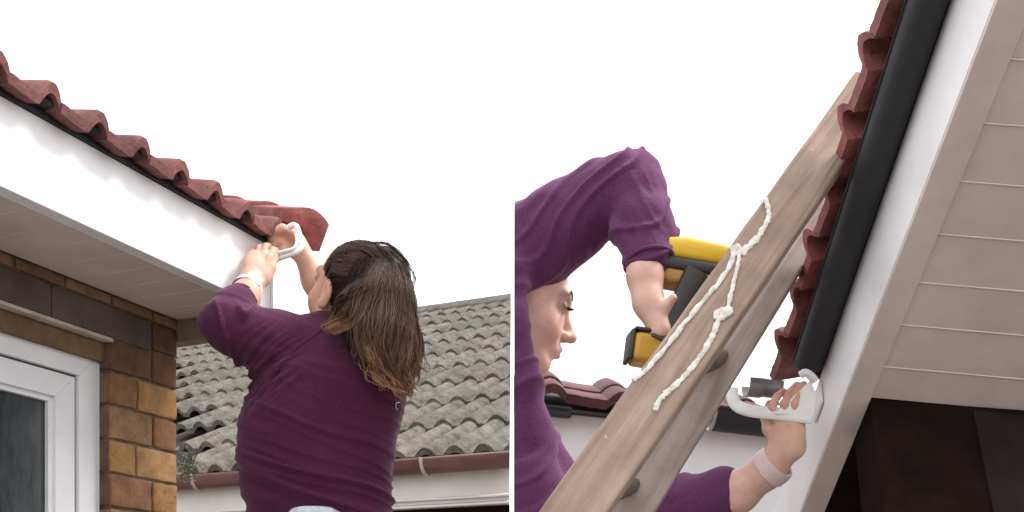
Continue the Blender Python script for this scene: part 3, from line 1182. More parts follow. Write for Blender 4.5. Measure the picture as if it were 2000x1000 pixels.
class Head:
    def __init__(s, C, fwd, up, sc):
        s.C, s.s = Vector(C), sc
        s.f = Vector(fwd).normalized()
        u = Vector(up)
        s.u = (u - s.f * u.dot(s.f)).normalized()
        s.l = s.u.cross(s.f).normalized()

    def p(s, f, l, u):
        return s.C + (s.f * f + s.l * l + s.u * u) * s.s

    def build(s, F, ears=True, neck_to=None):
        S = s.s
        ax = (s.f, s.l, s.u)
        F.ell(s.p(-.015, 0, .035), ax, [.098 * S, .076 * S, .088 * S], 0.005)
        F.ell(s.p(.028, 0, -.03), ax, [.062 * S, .060 * S, .082 * S], 0.02 * S)
        F.cap(s.p(.066, .008, -.094), s.p(.066, -.008, -.094), .019 * S, .019 * S, 0.02 * S)
        for q in (1, -1):
            F.cap(s.p(-.002, .054 * q, -.045), s.p(.058, .018 * q, -.094), .016 * S, .016 * S, 0.022 * S)
            F.ell(s.p(.055, .036 * q, -.030), ax, [.026 * S, .024 * S, .028 * S], 0.02 * S)
        F.cap(s.p(.076, .036, .029), s.p(.081, 0, .025), .012 * S, .011 * S, 0.014 * S)
        F.cap(s.p(.076, -.036, .029), s.p(.081, 0, .025), .012 * S, .011 * S, 0.014 * S)
        for q in (1, -1):
            F.ell(s.p(.098, .034 * q, .008), ax, [.024 * S, .018 * S, .013 * S], 0.008 * S, sub=True)
            F.ell(s.p(.0735, .032 * q, .008), ax, [.0125 * S] * 3, 0.003 * S)
            F.cap(s.p(.080, .020 * q, .0145), s.p(.077, .045 * q, .0125), .0045 * S, .004 * S, 0.004 * S)
        F.cap(s.p(.082, 0, .014), s.p(.108, 0, -.028), .0075 * S, .0105 * S, 0.010 * S)
        F.ell(s.p(.108, 0, -.030), ax, [.0125 * S, .0125 * S, .010 * S], 0.006 * S)
        for q in (1, -1):
            F.ell(s.p(.096, .0125 * q, -.033), ax, [.011 * S, .008 * S, .008 * S], 0.006 * S)
            F.ell(s.p(.101, .0075 * q, -.0425), ax, [.006 * S, .004 * S, .005 * S], 0.002 * S, sub=True)
        F.ell(s.p(.078, 0, -.062), ax, [.019 * S, .028 * S, .022 * S], 0.012 * S)
        F.cap(s.p(.0945, 0, -.0575), s.p(.086, .021, -.062), .0062 * S, .0035 * S, 0.004 * S)
        F.cap(s.p(.0945, 0, -.0575), s.p(.086, -.021, -.062), .0062 * S, .0035 * S, 0.004 * S)
        F.cap(s.p(.0925, 0, -.0695), s.p(.085, .019, -.064), .0070 * S, .0035 * S, 0.004 * S)
        F.cap(s.p(.0925, 0, -.0695), s.p(.085, -.019, -.064), .0070 * S, .0035 * S, 0.004 * S)
        F.cap(s.p(.103, .02, -.0632), s.p(.103, -.02, -.0632), .0035 * S, .0035 * S, 0.004 * S, sub=True)
        F.ell(s.p(.094, 0, -.0815), ax, [.008 * S, .016 * S, .006 * S], 0.008 * S, sub=True)
        if ears:
            for q in (1, -1):
                ea = ((s.f * 0.97 - s.l * 0.22 * q).normalized(), (s.l * q * 0.97 + s.f * 0.22).normalized(), s.u)
                F.ell(s.p(-.012, .080 * q, -.006), ea, [.020 * S, .0075 * S, .033 * S], 0.006 * S)
                F.ell(s.p(-.007, .0905 * q, -.001), ea, [.0125 * S, .0085 * S, .0215 * S], 0.003 * S, sub=True)
                F.ell(s.p(-.001, .079 * q, -.032), ea, [.009 * S, .006 * S, .010 * S], 0.005 * S)
        if neck_to is not None:
            F.cap(s.p(-.025, 0, -.04), neck_to, .050 * S, .058 * S, 0.025)

    def spots(s):
        S = s.s
        o = []
        for q in (1, -1):
            o.append((s.p(.06, .045 * q, -.03), [.03 * S] * 3, (0.56, 0.25, 0.19), 0.55))
            o.append((s.p(.084, .030 * q, .031), [.022 * S, .026 * S, .0065 * S], (0.08, 0.04, 0.03), 0.9))
            o.append((s.p(.082, .033 * q, .010), [.016 * S, .020 * S, .0075 * S], (0.05, 0.025, 0.02), 0.95))
            o.append((s.p(.085, .016 * q, .004), [.013 * S] * 3, (0.40, 0.21, 0.17), 0.4))
            o.append((s.p(-.01, .085 * q, -.005), [.03 * S] * 3, (0.60, 0.27, 0.20), 0.5))
        o.append((s.p(.094, 0, -.063), [.020 * S, .024 * S, .011 * S], (0.45, 0.15, 0.14), 0.75))
        o.append((s.p(.112, 0, -.032), [.016 * S] * 3, (0.58, 0.27, 0.21), 0.6))
        return o


# ---------------------------------------------------------------- strands
def strand_mesh(name, strands):
    """strands: list of (points, radius, colours per point) -> three-sided tapered fibres with a colour attribute"""
    co, fa, cl = [], [], []
    for pts, r, cols in strands:
        m = len(pts)
        base = len(co)
        for i, p in enumerate(pts):
            t = (pts[min(i + 1, m - 1)] - pts[max(i - 1, 0)])
            if t.length < 1e-9:
                t = Vector((0, 0, 1))
            t.normalize()
            u = t.cross(Vector((0.3, -0.9, 0.2)))
            if u.length < 1e-4:
                u = Vector((1, 0, 0))
            u.normalize()
            v = t.cross(u)
            rr = r * (1.0 - 0.75 * (i / (m - 1)) ** 2) * (0.6 + 0.4 * min(1, i / 2))
            for k in range(3):
                a = 2.094 * k + 0.5
                co.append(p + (u * math.cos(a) + v * math.sin(a)) * rr)
                cl.append(cols[i])
        for i in range(m - 1):
            for k in range(3):
                q = base + 3 * i
                fa.append((q + k, q + (k + 1) % 3, q + 3 + (k + 1) % 3, q + 3 + k))
    me = bpy.data.meshes.new(name)
    me.from_pydata([tuple(c) for c in co], [], fa)
    me.update()
    a = me.attributes.new('tint', 'FLOAT_COLOR', 'POINT')
    a.data.foreach_set('color', np.array([(*c, 1) for c in cl], np.float32).ravel())
    for p in me.polygons:
        p.use_smooth = True
    return me


def lerp3(a, b, t):
    return tuple(a[i] + (b[i] - a[i]) * t for i in range(3))


SKIN = (0.56, 0.34, 0.255)


def finger(F, pts, r0, r1, k=0.004):
    n = len(pts)
    for i in range(n - 1):
        F.cap(pts[i], pts[i + 1], r0 + (r1 - r0) * i / (n - 1), r0 + (r1 - r0) * (i + 1) / (n - 1), k)


# ================================================================== WOMAN 1 (left)
H1 = Head(V(686, 580, 2.22), (-0.70, 0.52, 0.44), (0.30, -0.28, 0.92), 0.98)
F = Field((-0.85, 1.95, 1.55), (-0.12, 2.75, 2.62), 0.0032)
F.stack([(1.58, -0.43, 2.19, 0.10, 0.07), (1.80, -0.42, 2.19, 0.12, 0.08), (2.05, -0.41, 2.20, 0.12, 0.07), (2.20, -0.40, 2.21, 0.08, 0.05)], 0.03)
H1.build(F, True, V(672, 690, 2.20))
# left arm under the sleeve, wrist, back of the hand
F.chain([V(600, 690, 2.20), V(455, 640, 2.14), V(478, 580, 2.20), V(489, 556, 2.235)], [.045, .038, .029, .0265], 0.02)
wr = V(489, 556, 2.235)
hx = (V(520, 494, 2.29) - wr).normalized()
hy = Vector((0.35, -0.85, -0.35))
hy = (hy - hx * hy.dot(hx)).normalized()
hz = hx.cross(hy)
F.ell(V(504, 526, 2.262), (hx, hz, hy), [.050, .037, .018], 0.018)
F.ell(V(496, 512, 2.270), (hx, hz, hy), [.030, .022, .014], 0.012)
for (kx, ky), mid, tip, r in (
        ((492, 506), (492, 492, 2.292), (501, 487, 2.318), .0088),
        ((503, 500), (505, 483, 2.300), (513, 481, 2.330), .0094),
        ((515, 498), (519, 480, 2.305), (525, 480, 2.335), .0096),
        ((526, 503), (533, 487, 2.300), (536, 492, 2.330), .0092)):
    b = V(kx, ky, 2.272)
    finger(F, [V(504 + (kx - 504) * 0.6, 522, 2.262), b, V(*mid), V(*tip)], r * 0.80, r * 0.72, 0.0025)
finger(F, [V(514, 540, 2.262), V(528, 522, 2.280), V(535, 505, 2.300), V(538, 492, 2.318)], .0125, .0095, 0.008)
# right arm: elbow hidden behind the head, forearm up to the hand closed round the bracket
F.chain([V(700, 690, 2.32), V(672, 640, 2.42), V(618, 548, 2.41), V(592, 498, 2.395)], [.048, .046, .032, .0225], 0.02)
F.ell(V(570, 474, 2.392), ((-.78, 0.05, .62), (0.1, -1, 0), (.62, 0.0, .78)), [.038, .020, .032], 0.016)
for (p0, p1, p2, p3), r in (
        ([(576, 458, 2.385), (556, 448, 2.375), (536, 452, 2.362), (524, 464, 2.375)], .0105),
        ([(570, 468, 2.378), (548, 460, 2.362), (532, 466, 2.356), (528, 478, 2.372)], .0105),
        ([(566, 480, 2.378), (547, 474, 2.360), (535, 480, 2.358), (533, 490, 2.372)], .0100),
        ([(568, 490, 2.380), (552, 486, 2.364), (542, 492, 2.362), (540, 498, 2.374)], .0088)):
    finger(F, [V(*p0), V(*p1), V(*p2), V(*p3)], r * 0.92, r * 0.78, 0.003)
finger(F, [V(586, 484, 2.385), V(570, 456, 2.368), V(552, 447, 2.352), V(536, 450, 2.345)], .0125, .0098, 0.006)
me = F.mesh('person')
tint(me, SKIN, H1.spots() + [(V(527, 478, 2.33), [.02] * 3, (0.60, 0.28, 0.21), 0.6), (V(548, 472, 2.36), [.022] * 3, (0.58, 0.26, 0.18), 0.6),
                             (V(512, 490, 2.30), [.03] * 3, (0.60, 0.32, 0.24), 0.5)])
p1 = link_mesh('person', me, M['skin'])
tag(p1, 'person in a dark purple sweatshirt seen from behind, reaching up to the white fascia', 'person')


def zpix(py, Y):
    return EYE + (1223 - py) / 2000 * Y


def row(py, x0, x1, Y, dep):
    c = V((x0 + x1) / 2, py, Y)
    return (c.z, c.x, Y, (x1 - x0) / 4000 * Y, dep)


F = Field((-0.85, 1.85, 1.72), (-0.12, 2.62, 2.42), 0.0042)
rows = [row(1010, 490, 762, 2.20, .115), row(985, 484, 764, 2.20, .118), row(950, 476, 764, 2.20, .120), row(900, 472, 768, 2.20, .122), row(860, 473, 774, 2.20, .125),
        row(825, 478, 782, 2.20, .125), row(780, 496, 790, 2.20, .122), row(740, 512, 790, 2.20, .118), row(700, 535, 782, 2.21, .105),
        row(674, 560, 762, 2.22, .088), row(652, 590, 735, 2.22, .066), row(640, 612, 715, 2.22, .05)]
F.stack(rows, 0.02)
F.ell(V(524, 850, 2.22), ((1, 0, 0), (0, 1, 0), (0, 0, 1)), [.050, .09, .10], 0.03)
F.chain([V(618, 698, 2.20), V(540, 674, 2.165), V(460, 645, 2.135)], [.078, .066, .052], 0.03)
F.chain([V(462, 643, 2.135), V(440, 630, 2.135), V(456, 605, 2.165), V(473, 586, 2.195)], [.050, .046, .040, .0345], 0.02)
F.chain([V(725, 700, 2.23), V(705, 680, 2.33), V(672, 640, 2.42), V(640, 592, 2.425)], [.085, .075, .056, .042], 0.035)
F.chain([V(590, 672, 2.22), V(650, 664, 2.22), V(720, 668, 2.22)], [.042, .052, .05], 0.04)
me = F.mesh('sweatshirt')


def ridge(v, sharp):
    t_ = max(0.0, 1 - abs(v) * sharp)
    return t_ * t_ * (3 - 2 * t_)


def fold1(co):
    p = Vector((co.x, co.y, co.z))
    # long slanting folds over the back, tighter near the hem and in the sleeve
    w = noise.noise(Vector((p.x * 4, p.y * 4, p.z * 5)))
    q = p.z + p.x * 0.36 + 0.035 * w
    low = max(0.0, min(1.0, (2.08 - p.z) / 0.20))
    slv = max(0.0, min(1.0, (-0.46 - p.x) / 0.08)) * (1 if p.z > 2.1 else 0) * max(0.0, min(1.0, (2.285 - p.z) / 0.05))
    m_ = 0.5 + noise.noise(Vector((p.x * 5, p.z * 5, 7.0)))
    a = noise.noise(Vector((q * 17, p.x * 1.6, 3.0)))
    b = noise.noise(Vector((q * 34, p.x * 3.0, 9.0)))
    c = noise.noise(p * 18)
    r = p.x * 1.0 + p.z * 0.35
    s_ = noise.noise(Vector((r * 24 + w, p.z * 7, 1.0)))
    arm = max(0.0, 1 - ((p - V(520, 725, 2.12)).length / 0.11))        # pulled folds at the armpit
    d = noise.noise(Vector(((p.z - p.x * 0.8) * 42, p.x * 6, 4.0)))
    return m_ * (0.35 + 0.75 * low) * (ridge(a, 5.5) + 0.55 * ridge(b, 5)) + 0.9 * slv * ridge(s_, 4.5) + 1.0 * arm * ridge(d, 4) + 0.16 * c


folds(me, 0.0105, fold1)
sw1 = link_mesh('sweatshirt', me, M['cloth'], p1)
# raised raglan seam, neckband, cuff and hem
bm = bmesh.new()


from mathutils.bvhtree import BVHTree


def caster(o):
    bmx = bmesh.new()
    bmx.from_mesh(o.data)
    t = BVHTree.FromBMesh(bmx)
    bmx.free()

    def hit(px, py, off=0.0):
        d = (V(px, py, 1.0) - Vector((0, 0, EYE))).normalized()
        r = t.ray_cast(Vector((0, 0, EYE)), d)
        return None if r[0] is None else r[0] - d * off
    return hit


hit = caster(sw1)
seam = [hit(x, y, 0.0008) for x, y in ((640, 632), (615, 655), (590, 672), (570, 690), (552, 712), (532, 735), (513, 752))]
seam = [s_ for s_ in seam if s_ is not None]
if len(seam) > 2:
    tube(bm, catmull(seam, 8), 0.0011, 6)
    obj('seam', bm, M['cloth'], sw1)
else:
    bm.free()
bm = bmesh.new()
cc = V(474, 584, 2.197)
ax = (V(489, 556, 2.235) - V(456, 605, 2.165)).normalized()
u = ax.cross(Vector((0, 0, 1))).normalized()
v = ax.cross(u)
tube(bm, [cc + (u * math.cos(i * math.pi / 12) + v * math.sin(i * math.pi / 12)) * 0.0325 for i in range(24)], 0.0045, 8, closed=True)
obj('cuff', bm, M['cloth'], sw1)
# small letter mark printed on the right shoulder blade, partly under the hair
bm = bmesh.new()
for px in ([(776, 800), (773, 794), (775, 787), (781, 786)],):
    pts = [hit(x, y, 0.0010) for x, y in px]
    pts = [q for q in pts if q is not None]
    if len(pts) > 2:
        tube(bm, catmull(pts, 4), 0.0011, 5)
if len(bm.verts):
    obj('print', bm, M['rope'], sw1)
else:
    bm.free()
# trousers under the hem
F = Field((-0.75, 1.95, 0.75), (-0.18, 2.5, 1.86), 0.008)
F.stack([row(1000, 515, 735, 2.19, .128), row(975, 530, 720, 2.19, .124), row(940, 540, 715, 2.19, .08)][::1] and
        [(1.40, -0.42, 2.20, .15, .125), (1.55, -0.42, 2.20, .152, .13), (1.70, -0.42, 2.20, .145, .125), (V(0, 1030, 2.19).z, -0.405, 2.185, .10, .118), (V(0, 1000, 2.19).z, -0.405, 2.185, .062, .1245)], 0.02)
for sx in (-0.50, -0.345):
    F.chain([(sx, 2.2, 1.5), (sx, 2.19, 1.12), (sx, 2.22, 0.80)], [.088, .066, .05], 0.03)
me = F.mesh('trousers')
link_mesh('trousers', me, M['jeans'], p1)

# wristwatch
bm = bmesh.new()
wc = V(481, 569, 2.222)
tube(bm, [wc + (u * math.cos(i * math.pi / 12) + v * math.sin(i * math.pi / 12)) * 0.0290 for i in range(24)], 0.0038, 8, closed=True, flat=None)
watch = obj('wristwatch', bm, M['gasket'], p1)
toc = (Vector((0, 0, EYE)) - wc)
toc = (toc - ax * toc.dot(ax)).normalized()
sx_ = ax.cross(toc).normalized()
WF = Frame(wc + toc * 0.029 + ax * 0.0125, sx_, ax, toc)
bm = bmesh.new()
bx(bm, WF, -0.017, 0.017, -0.014, 0.014, -0.003, 0.0065, 0.0035, 3)
case = obj('case', bm, M['bracket'], watch)
bm = bmesh.new()
rg_ = []
for t_, rr in ((0.0045, .0265), (0.005, .0305), (0.0125, .0315), (0.020, .0300), (0.0205, .0260)):
    rg_.append([bm.verts.new(wc + ax * t_ + (u * math.cos(i * math.pi / 14) + v * math.sin(i * math.pi / 14)) * rr) for i in range(28)])
for A_, B_ in zip(rg_[:-1], rg_[1:]):
    for i in range(28):
        bm.faces.new((A_[i], A_[(i + 1) % 28], B_[(i + 1) % 28], B_[i]))
obj('strap', bm, M['bracket'], watch)

# ------------------------------------------------ hair of woman 1
DK, MD, GD = (0.020, 0.011, 0.009), (0.050, 0.026, 0.019), (0.30, 0.165, 0.085)
F = Field((-0.52, 1.98, 2.02), (-0.12, 2.46, 2.52), 0.004)
hax = (H1.f, H1.l, H1.u)
S = H1.s
F.ell(H1.p(-.024, 0, .032), hax, [.100 * S, .083 * S, .088 * S], 0.005)
F.ell(H1.p(-.065, .0, -.015), hax, [.062 * S, .072 * S, .075 * S], 0.02)
F.chain([V(752, 535, 2.15), V(752, 600, 2.10), V(745, 655, 2.075), V(742, 690, 2.07)], [.054, .060, .056, .036], 0.03)
F.chain([V(770, 640, 2.09), V(775, 700, 2.08), V(772, 745, 2.085)], [.040, .032, .014], 0.02)
F.chain([V(700, 610, 2.11), V(705, 660, 2.085)], [.052, .035], 0.02)
for q in (1, -1):                                            # leave ears and cheeks free
    F.ell(H1.p(.045, .085 * q, -.02), hax, [.058 * S, .030 * S, .060 * S], 0.012, sub=True)
F.ell(H1.p(.11, 0, -.03), hax, [.06 * S, .10 * S, .11 * S], 0.01, sub=True)
me = F.mesh('hair')
tint(me, (0.016, 0.009, 0.0075), [])
hair1 = link_mesh('hair', me, M['hair'], p1)
hh = caster(hair1)


def surf(px, py, off, dflt):
    p = hh(px, py, off)
    return p if p is not None else V(px, py, dflt)


def comb(guides, count, r, c0, c1, cpow, jit, wav=0.004, off=(0.0, 0.010), dflt=2.10, locks=0):
    """strands between neighbouring guide lines (photo pixels), laid on the hair mass, gathered into wavy locks"""
    out = []
    G = [[Vector((x, y, 0)) for x, y in g] for g in guides]
    nl = locks or max(5, count // 34)
    L = []
    for k_ in range(nl):
        L.append((random.random(), random.uniform(0, 6.28), random.uniform(0.5, 1.3), random.uniform(0.6, 1.55), random.uniform(0.0, 0.22), random.uniform(*off), random.uniform(7, 12)))
    for _ in range(count):
        lt, ph, am, lb, lcut, lo, fq = random.choice(L)
        wd = random.gauss(0, 0.5) / nl * 1.3
        o = lo * 0.7 + random.uniform(*off) * 0.3
        j2 = random.gauss(0, jit)
        br = lb * random.uniform(0.7, 1.3)
        stray = random.random() < 0.11
        m = 0
        base = []
        for step in range(2):
            t = min(max(lt + wd * (1.0 if step == 0 else 0.35), 0), 0.9999) * (len(G) - 1)
            i = int(t)
            base.append(catmull([a.lerp(b, t - i) for a, b in zip(G[i], G[i + 1])], 5))
        m = len(base[0])
        cut = m - int((lcut + random.random() ** 2 * 0.12) * m)
        st = int(random.random() * m * 0.2)
        pts, cols = [], []
        last = None
        for k_ in range(st, cut):
            tt_ = k_ / (m - 1)
            q = base[0][k_].lerp(base[1][k_], tt_ ** 1.5)
            w_ = math.sin(ph + tt_ * fq) * am * wav * 800 * (0.25 + 0.75 * tt_)
            x, y = q.x + w_ + (random.gauss(0, 1.2) if stray else 0) + j2 * 0.3, q.y + j2 * 0.5
            if stray:
                x += j2 * 2.5 * tt_
            p = hh(x, y, o + (0.006 if stray else 0) + 0.003 * math.sin(ph * 2 + tt_ * fq * 1.3) * tt_)
            if p is None:
                p = V(x, y, last if last is not None else dflt)
            if last is not None and abs(p.y - last) > 0.03:
                p = V(x, y, last + (0.012 if p.y > last else -0.012))
            last = p.y
            pts.append(p)
            cols.append(tuple(z * br for z in lerp3(c0, c1, min(1, tt_ ** cpow))))
        if len(pts) > 3:
            out.append((pts, r * random.uniform(0.6, 1.3), cols))
    return out


ST = []
# scalp: every strand starts on the hairline and is combed over the skull to the gathering at the crown
HC, HR = H1.p(-.024, 0, .032), (.100 * S, .083 * S, .088 * S)


def on_skull(d, off):
    k_ = 1 / math.sqrt(sum((d[i] / HR[i]) ** 2 for i in range(3)))
    return HC + (H1.f * d[0] + H1.l * d[1] + H1.u * d[2]) * (k_ + off)


gq = V(752, 526, 2.10) - HC
gdir = Vector((gq.dot(H1.f), gq.dot(H1.l), gq.dot(H1.u))).normalized()
for _ in range(2600):
    th_ = random.uniform(-math.pi, math.pi)                   # round the hairline, 0 = forehead
    fr_ = abs(th_) / math.pi
    el_ = float(np.interp(fr_, [0, 0.28, 0.42, 0.5, 0.60, 0.72, 1.0], [0.66, 0.42, 0.12, 0.10, -0.10, -0.42, -0.68])) + random.gauss(0, 0.04)
    el_ = max(el_, -0.75)
    d0 = Vector((math.cos(th_) * math.cos(el_), math.sin(th_) * math.cos(el_), math.sin(el_)))
    e_ = (gdir + Vector((random.gauss(0, .16), random.gauss(0, .16), random.gauss(0, .16)))).normalized()
    o0, a0_ = random.uniform(0.0005, 0.005), random.uniform(0.0, 0.12)
    sag = random.gauss(0, 0.05)
    pts, cols = [], []
    br = random.uniform(0.5, 1.6)
    for i in range(13):
        t_ = a0_ + (1 - a0_) * i / 12
        d_ = d0.lerp(e_, t_) + Vector((0, 0, sag * math.sin(math.pi * t_)))
        if d_.length < 0.05:
            d_ = Vector((0, 0, 1))
        pts.append(on_skull(d_.normalized(), 0.0006 + o0 * math.sin(math.pi * min(1, t_ * 0.8)) + 0.0022 * math.sin(t_ * 14 + sag * 60) * t_))
        cols.append(tuple(z * br for z in lerp3((0.052, 0.030, 0.024), (0.105, 0.062, 0.050), t_)))
    ST.append((pts, 0.0008 * random.uniform(0.7, 1.3), cols))
# cap: temple and brow back to the gathering at the crown
ST += comb([[(634, 540), (640, 512), (672, 492), (712, 490), (752, 522)],
            [(640, 516), (655, 492), (690, 480), (725, 486), (758, 522)],
            [(652, 496), (675, 480), (708, 473), (740, 484), (765, 520)],
            [(690, 480), (720, 474), (748, 484), (768, 500), (775, 525)]], 420, 0.00085, MD, (0.085, 0.050, 0.038), 1.0, 2.0, 0.001)
ST += comb([[(640, 540), (655, 535), (690, 540), (720, 530), (752, 522)],
            [(648, 580), (665, 570), (695, 560), (728, 545), (756, 525)],
            [(652, 600), (672, 590), (705, 575), (735, 555), (760, 528)]], 260, 0.0008, DK, MD, 1.0, 3.0, 0.001)
# fall from the crown
ST += comb([[(735, 505), (712, 545), (680, 590), (652, 620), (628, 636), (612, 640)],
            [(740, 508), (720, 550), (695, 595), (672, 625), (650, 640), (640, 642)],
            [(745, 510), (728, 555), (712, 600), (695, 630), (682, 648), (668, 655)]], 340, 0.0010, MD, (0.42, 0.24, 0.13), 1.5, 5.0, 0.016)
ST += comb([[(700, 506), (682, 545), (664, 585), (650, 612), (640, 628)],
            [(722, 500), (700, 545), (680, 590), (664, 620), (655, 636)],
            [(745, 505), (722, 550), (700, 595), (684, 625), (676, 645)],
            [(765, 510), (745, 560), (722, 610), (706, 640), (698, 660)]], 700, 0.0009, (0.030, 0.017, 0.013), (0.075, 0.040, 0.028), 1.5, 4.0, 0.005, (0.0, 0.006))
ST += comb([[(738, 510), (722, 560), (706, 610), (695, 650), (690, 690), (700, 712)],
            [(750, 512), (742, 570), (735, 630), (728, 680), (740, 725), (762, 745)],
            [(762, 515), (765, 575), (760, 640), (752, 690), (766, 740), (790, 768)],
            [(772, 515), (785, 570), (785, 640), (778, 700), (785, 750), (795, 780)],
            [(780, 515), (798, 560), (806, 630), (805, 690), (800, 740), (796, 770)],
            [(785, 515), (805, 560), (814, 620), (818, 680), (812, 730), (800, 760)]], 1700, 0.0010, (0.060, 0.034, 0.027), (0.21, 0.115, 0.075), 1.4, 5.0, 0.014)
# golden ends
ST += comb([[(706, 640), (700, 672), (706, 700), (724, 722), (744, 738), (762, 748)],
            [(726, 650), (722, 690), (735, 720), (755, 745), (775, 762), (790, 772)],
            [(742, 660), (742, 700), (756, 730), (772, 748), (786, 766), (796, 786)]], 420, 0.0011, MD, (0.46, 0.27, 0.15), 0.6, 6.0, 0.018)
ST += comb([[(790, 600), (796, 640), (798, 690), (793, 730), (786, 752), (790, 775)],
            [(802, 600), (810, 640), (814, 690), (812, 720), (804, 748), (798, 772)]], 300, 0.0010, MD, (0.38, 0.21, 0.12), 0.7, 6.0, 0.018)
# flyaways
ST += comb([[(700, 474), (740, 474), (785, 500), (806, 535), (800, 560)],
            [(720, 476), (765, 480), (800, 520), (812, 548), (806, 580)]], 26, 0.0006, MD, MD, 1.0, 6.0, 0.006, (0.004, 0.02))
o = link_mesh('hair_strands', strand_mesh('hair_strands', ST), M['hair'], hair1)

# white bracket in her hands
gb = bmesh.new()
P_ = [V(564, 444, 2.335), V(574, 440, 2.33), V(581, 446, 2.325), V(585, 462, 2.32), V(588, 480, 2.315), V(578, 493, 2.31), V(560, 499, 2.31), V(541, 506, 2.31)]
path = catmull(P_, 6)
dpt = Vector((0.1, -1, -0.25)).normalized()
tube(gb, path, [0.0066] * len(path), 10)
b1 = obj('gutter_bracket', gb, M['bracket'])
tag(b1, 'white curved bracket held at the fascia corner under the red verge cap', 'bracket')
gb = bmesh.new()
inner = catmull([V(578, 456, 2.312), V(580, 472, 2.308), V(574, 485, 2.304), V(558, 490, 2.302), V(543, 494, 2.302)], 6)
tube(gb, inner, [0.0040] * len(inner), 8)
obj('flange', gb, M['bracket'], b1)

# ================================================================== WOMAN 2 (right)
H2 = Head(V(1012, 594, 2.20), (0.965, 0.13, -0.26), (0.20, -0.06, 1.0), 1.18)
F = Field((0.0, 1.75, 1.62), (0.62, 2.42, 2.62), 0.0032)
F.stack([(1.70, 0.0, 2.26, .05, .05), (2.0, -0.01, 2.24, .05, .05), (2.15, -0.01, 2.22, .045, .045)], 0.02)
H2.build(F, False, V(985, 800, 2.22))
# right forearm to the drill
F.chain([V(1010, 480, 2.20), V(1130, 410, 2.14), V(1240, 358, 2.07), V(1258, 440, 2.02), V(1260, 540, 1.985), V(1266, 590, 1.975), V(1290, 645, 1.965)],
        [.06, .052, .045, .040, .0325, .027, .0225], 0.02)
F.ell(V(1298, 662, 1.985), ((.6, -.1, -.8), (0.1, 1, 0), (.8, .05, .6)), [.036, .020, .026], 0.018)
for i in range(4):
    q = 600 + 24 * i
    xx = 1336 - 14 * i
    finger(F, [V(1300 - 5 * i, q + 14, 1.985), V(xx - 8, q + 2, 2.008), V(xx + 18, q + 2, 2.008), V(xx + 28, q + 6, 1.980), V(xx + 24, q + 9, 1.955)], .0105, .0085, 0.004)
finger(F, [V(1288, 650, 1.978), V(1294, 622, 1.968), V(1302, 598, 1.955), V(1314, 582, 1.945)], .0120, .0088, 0.008)
# left forearm, wrist and hand on the bracket
F.chain([V(1030, 900, 2.26), V(1200, 1020, 2.20), V(1350, 985, 2.08), V(1440, 962, 2.02), V(1500, 918, 1.975), V(1522, 893, 1.955)],
        [.05, .048, .045, .039, .032, .028], 0.02)
F.ell(V(1538, 852, 1.935), ((.25, -.2, .95), (0.2, 1, .15), (.95, -.1, -.25)), [.050, .019, .032], 0.015)
F.ell(V(1545, 872, 1.930), ((.25, -.2, .95), (0.2, 1, .15), (.95, -.1, -.25)), [.026, .018, .028], 0.012)
for pts, r in (
        ([(1520, 826, 1.935), (1508, 796, 1.925), (1516, 776, 1.925), (1530, 764, 1.935)], .0098),
        ([(1533, 822, 1.930), (1532, 790, 1.915), (1543, 766, 1.915), (1556, 752, 1.925)], .0102),
        ([(1546, 824, 1.928), (1552, 790, 1.912), (1562, 764, 1.912), (1570, 750, 1.922)], .0098),
        ([(1558, 832, 1.930), (1565, 800, 1.918), (1573, 780, 1.918), (1576, 766, 1.928)], .0088)):
    finger(F, [V(*p) for p in pts], r * 0.92, r * 0.72, 0.002)
finger(F, [V(1522, 868, 1.945), V(1502, 838, 1.955), V(1496, 812, 1.960), V(1504, 790, 1.965)], .0130, .0095, 0.008)
me = F.mesh('person')
tint(me, (0.66, 0.42, 0.35), H2.spots() + [(V(1545, 770, 1.92), [.045] * 3, (0.55, 0.24, 0.16), 0.6), (V(1545, 850, 1.93), [.04] * 3, (0.56, 0.33, 0.21), 0.6)])
p2 = link_mesh('person', me, M['skin'])
cut_x(p2, CUT_R, False)
tag(p2, 'person in a violet sweatshirt in profile with one arm raised holding a yellow drill', 'person')

F = Field((-0.06, 1.75, 1.55), (0.62, 2.50, 2.62), 0.0042)
F.chain([V(960, 545, 2.20), V(1030, 490, 2.16), V(1105, 440, 2.12), V(1185, 385, 2.08), V(1226, 364, 2.06)], [.106, .091, .077, .066, .062], 0.03)
F.chain([V(1226, 364, 2.06), V(1240, 380, 2.05), V(1256, 440, 2.02), V(1266, 500, 1.995)], [.062, .060, .055, .046], 0.018)
F.ell(V(1300, 462, 2.01), ((.35, 0, -.93), (0, 1, 0), (.93, 0, .35)), [.045, .030, .022], 0.02)
F.cap(V(1250, 324, 2.05), V(1262, 332, 2.045), .030, .028, 0.014)
# shoulder and side of the body down to the hem
F.chain([V(975, 540, 2.09), V(990, 640, 2.045), V(1012, 740, 2.055), V(1024, 850, 2.09), V(1034, 960, 2.09), V(1040, 1060, 2.09)], [.060, .036, .040, .056, .066, .070], 0.03)
F.chain([V(1040, 900, 2.20), V(1100, 985, 2.18), V(1200, 1022, 2.14), V(1330, 992, 2.08), V(1412, 962, 2.035)], [.075, .068, .064, .058, .047], 0.03)
me = F.mesh('sweatshirt')


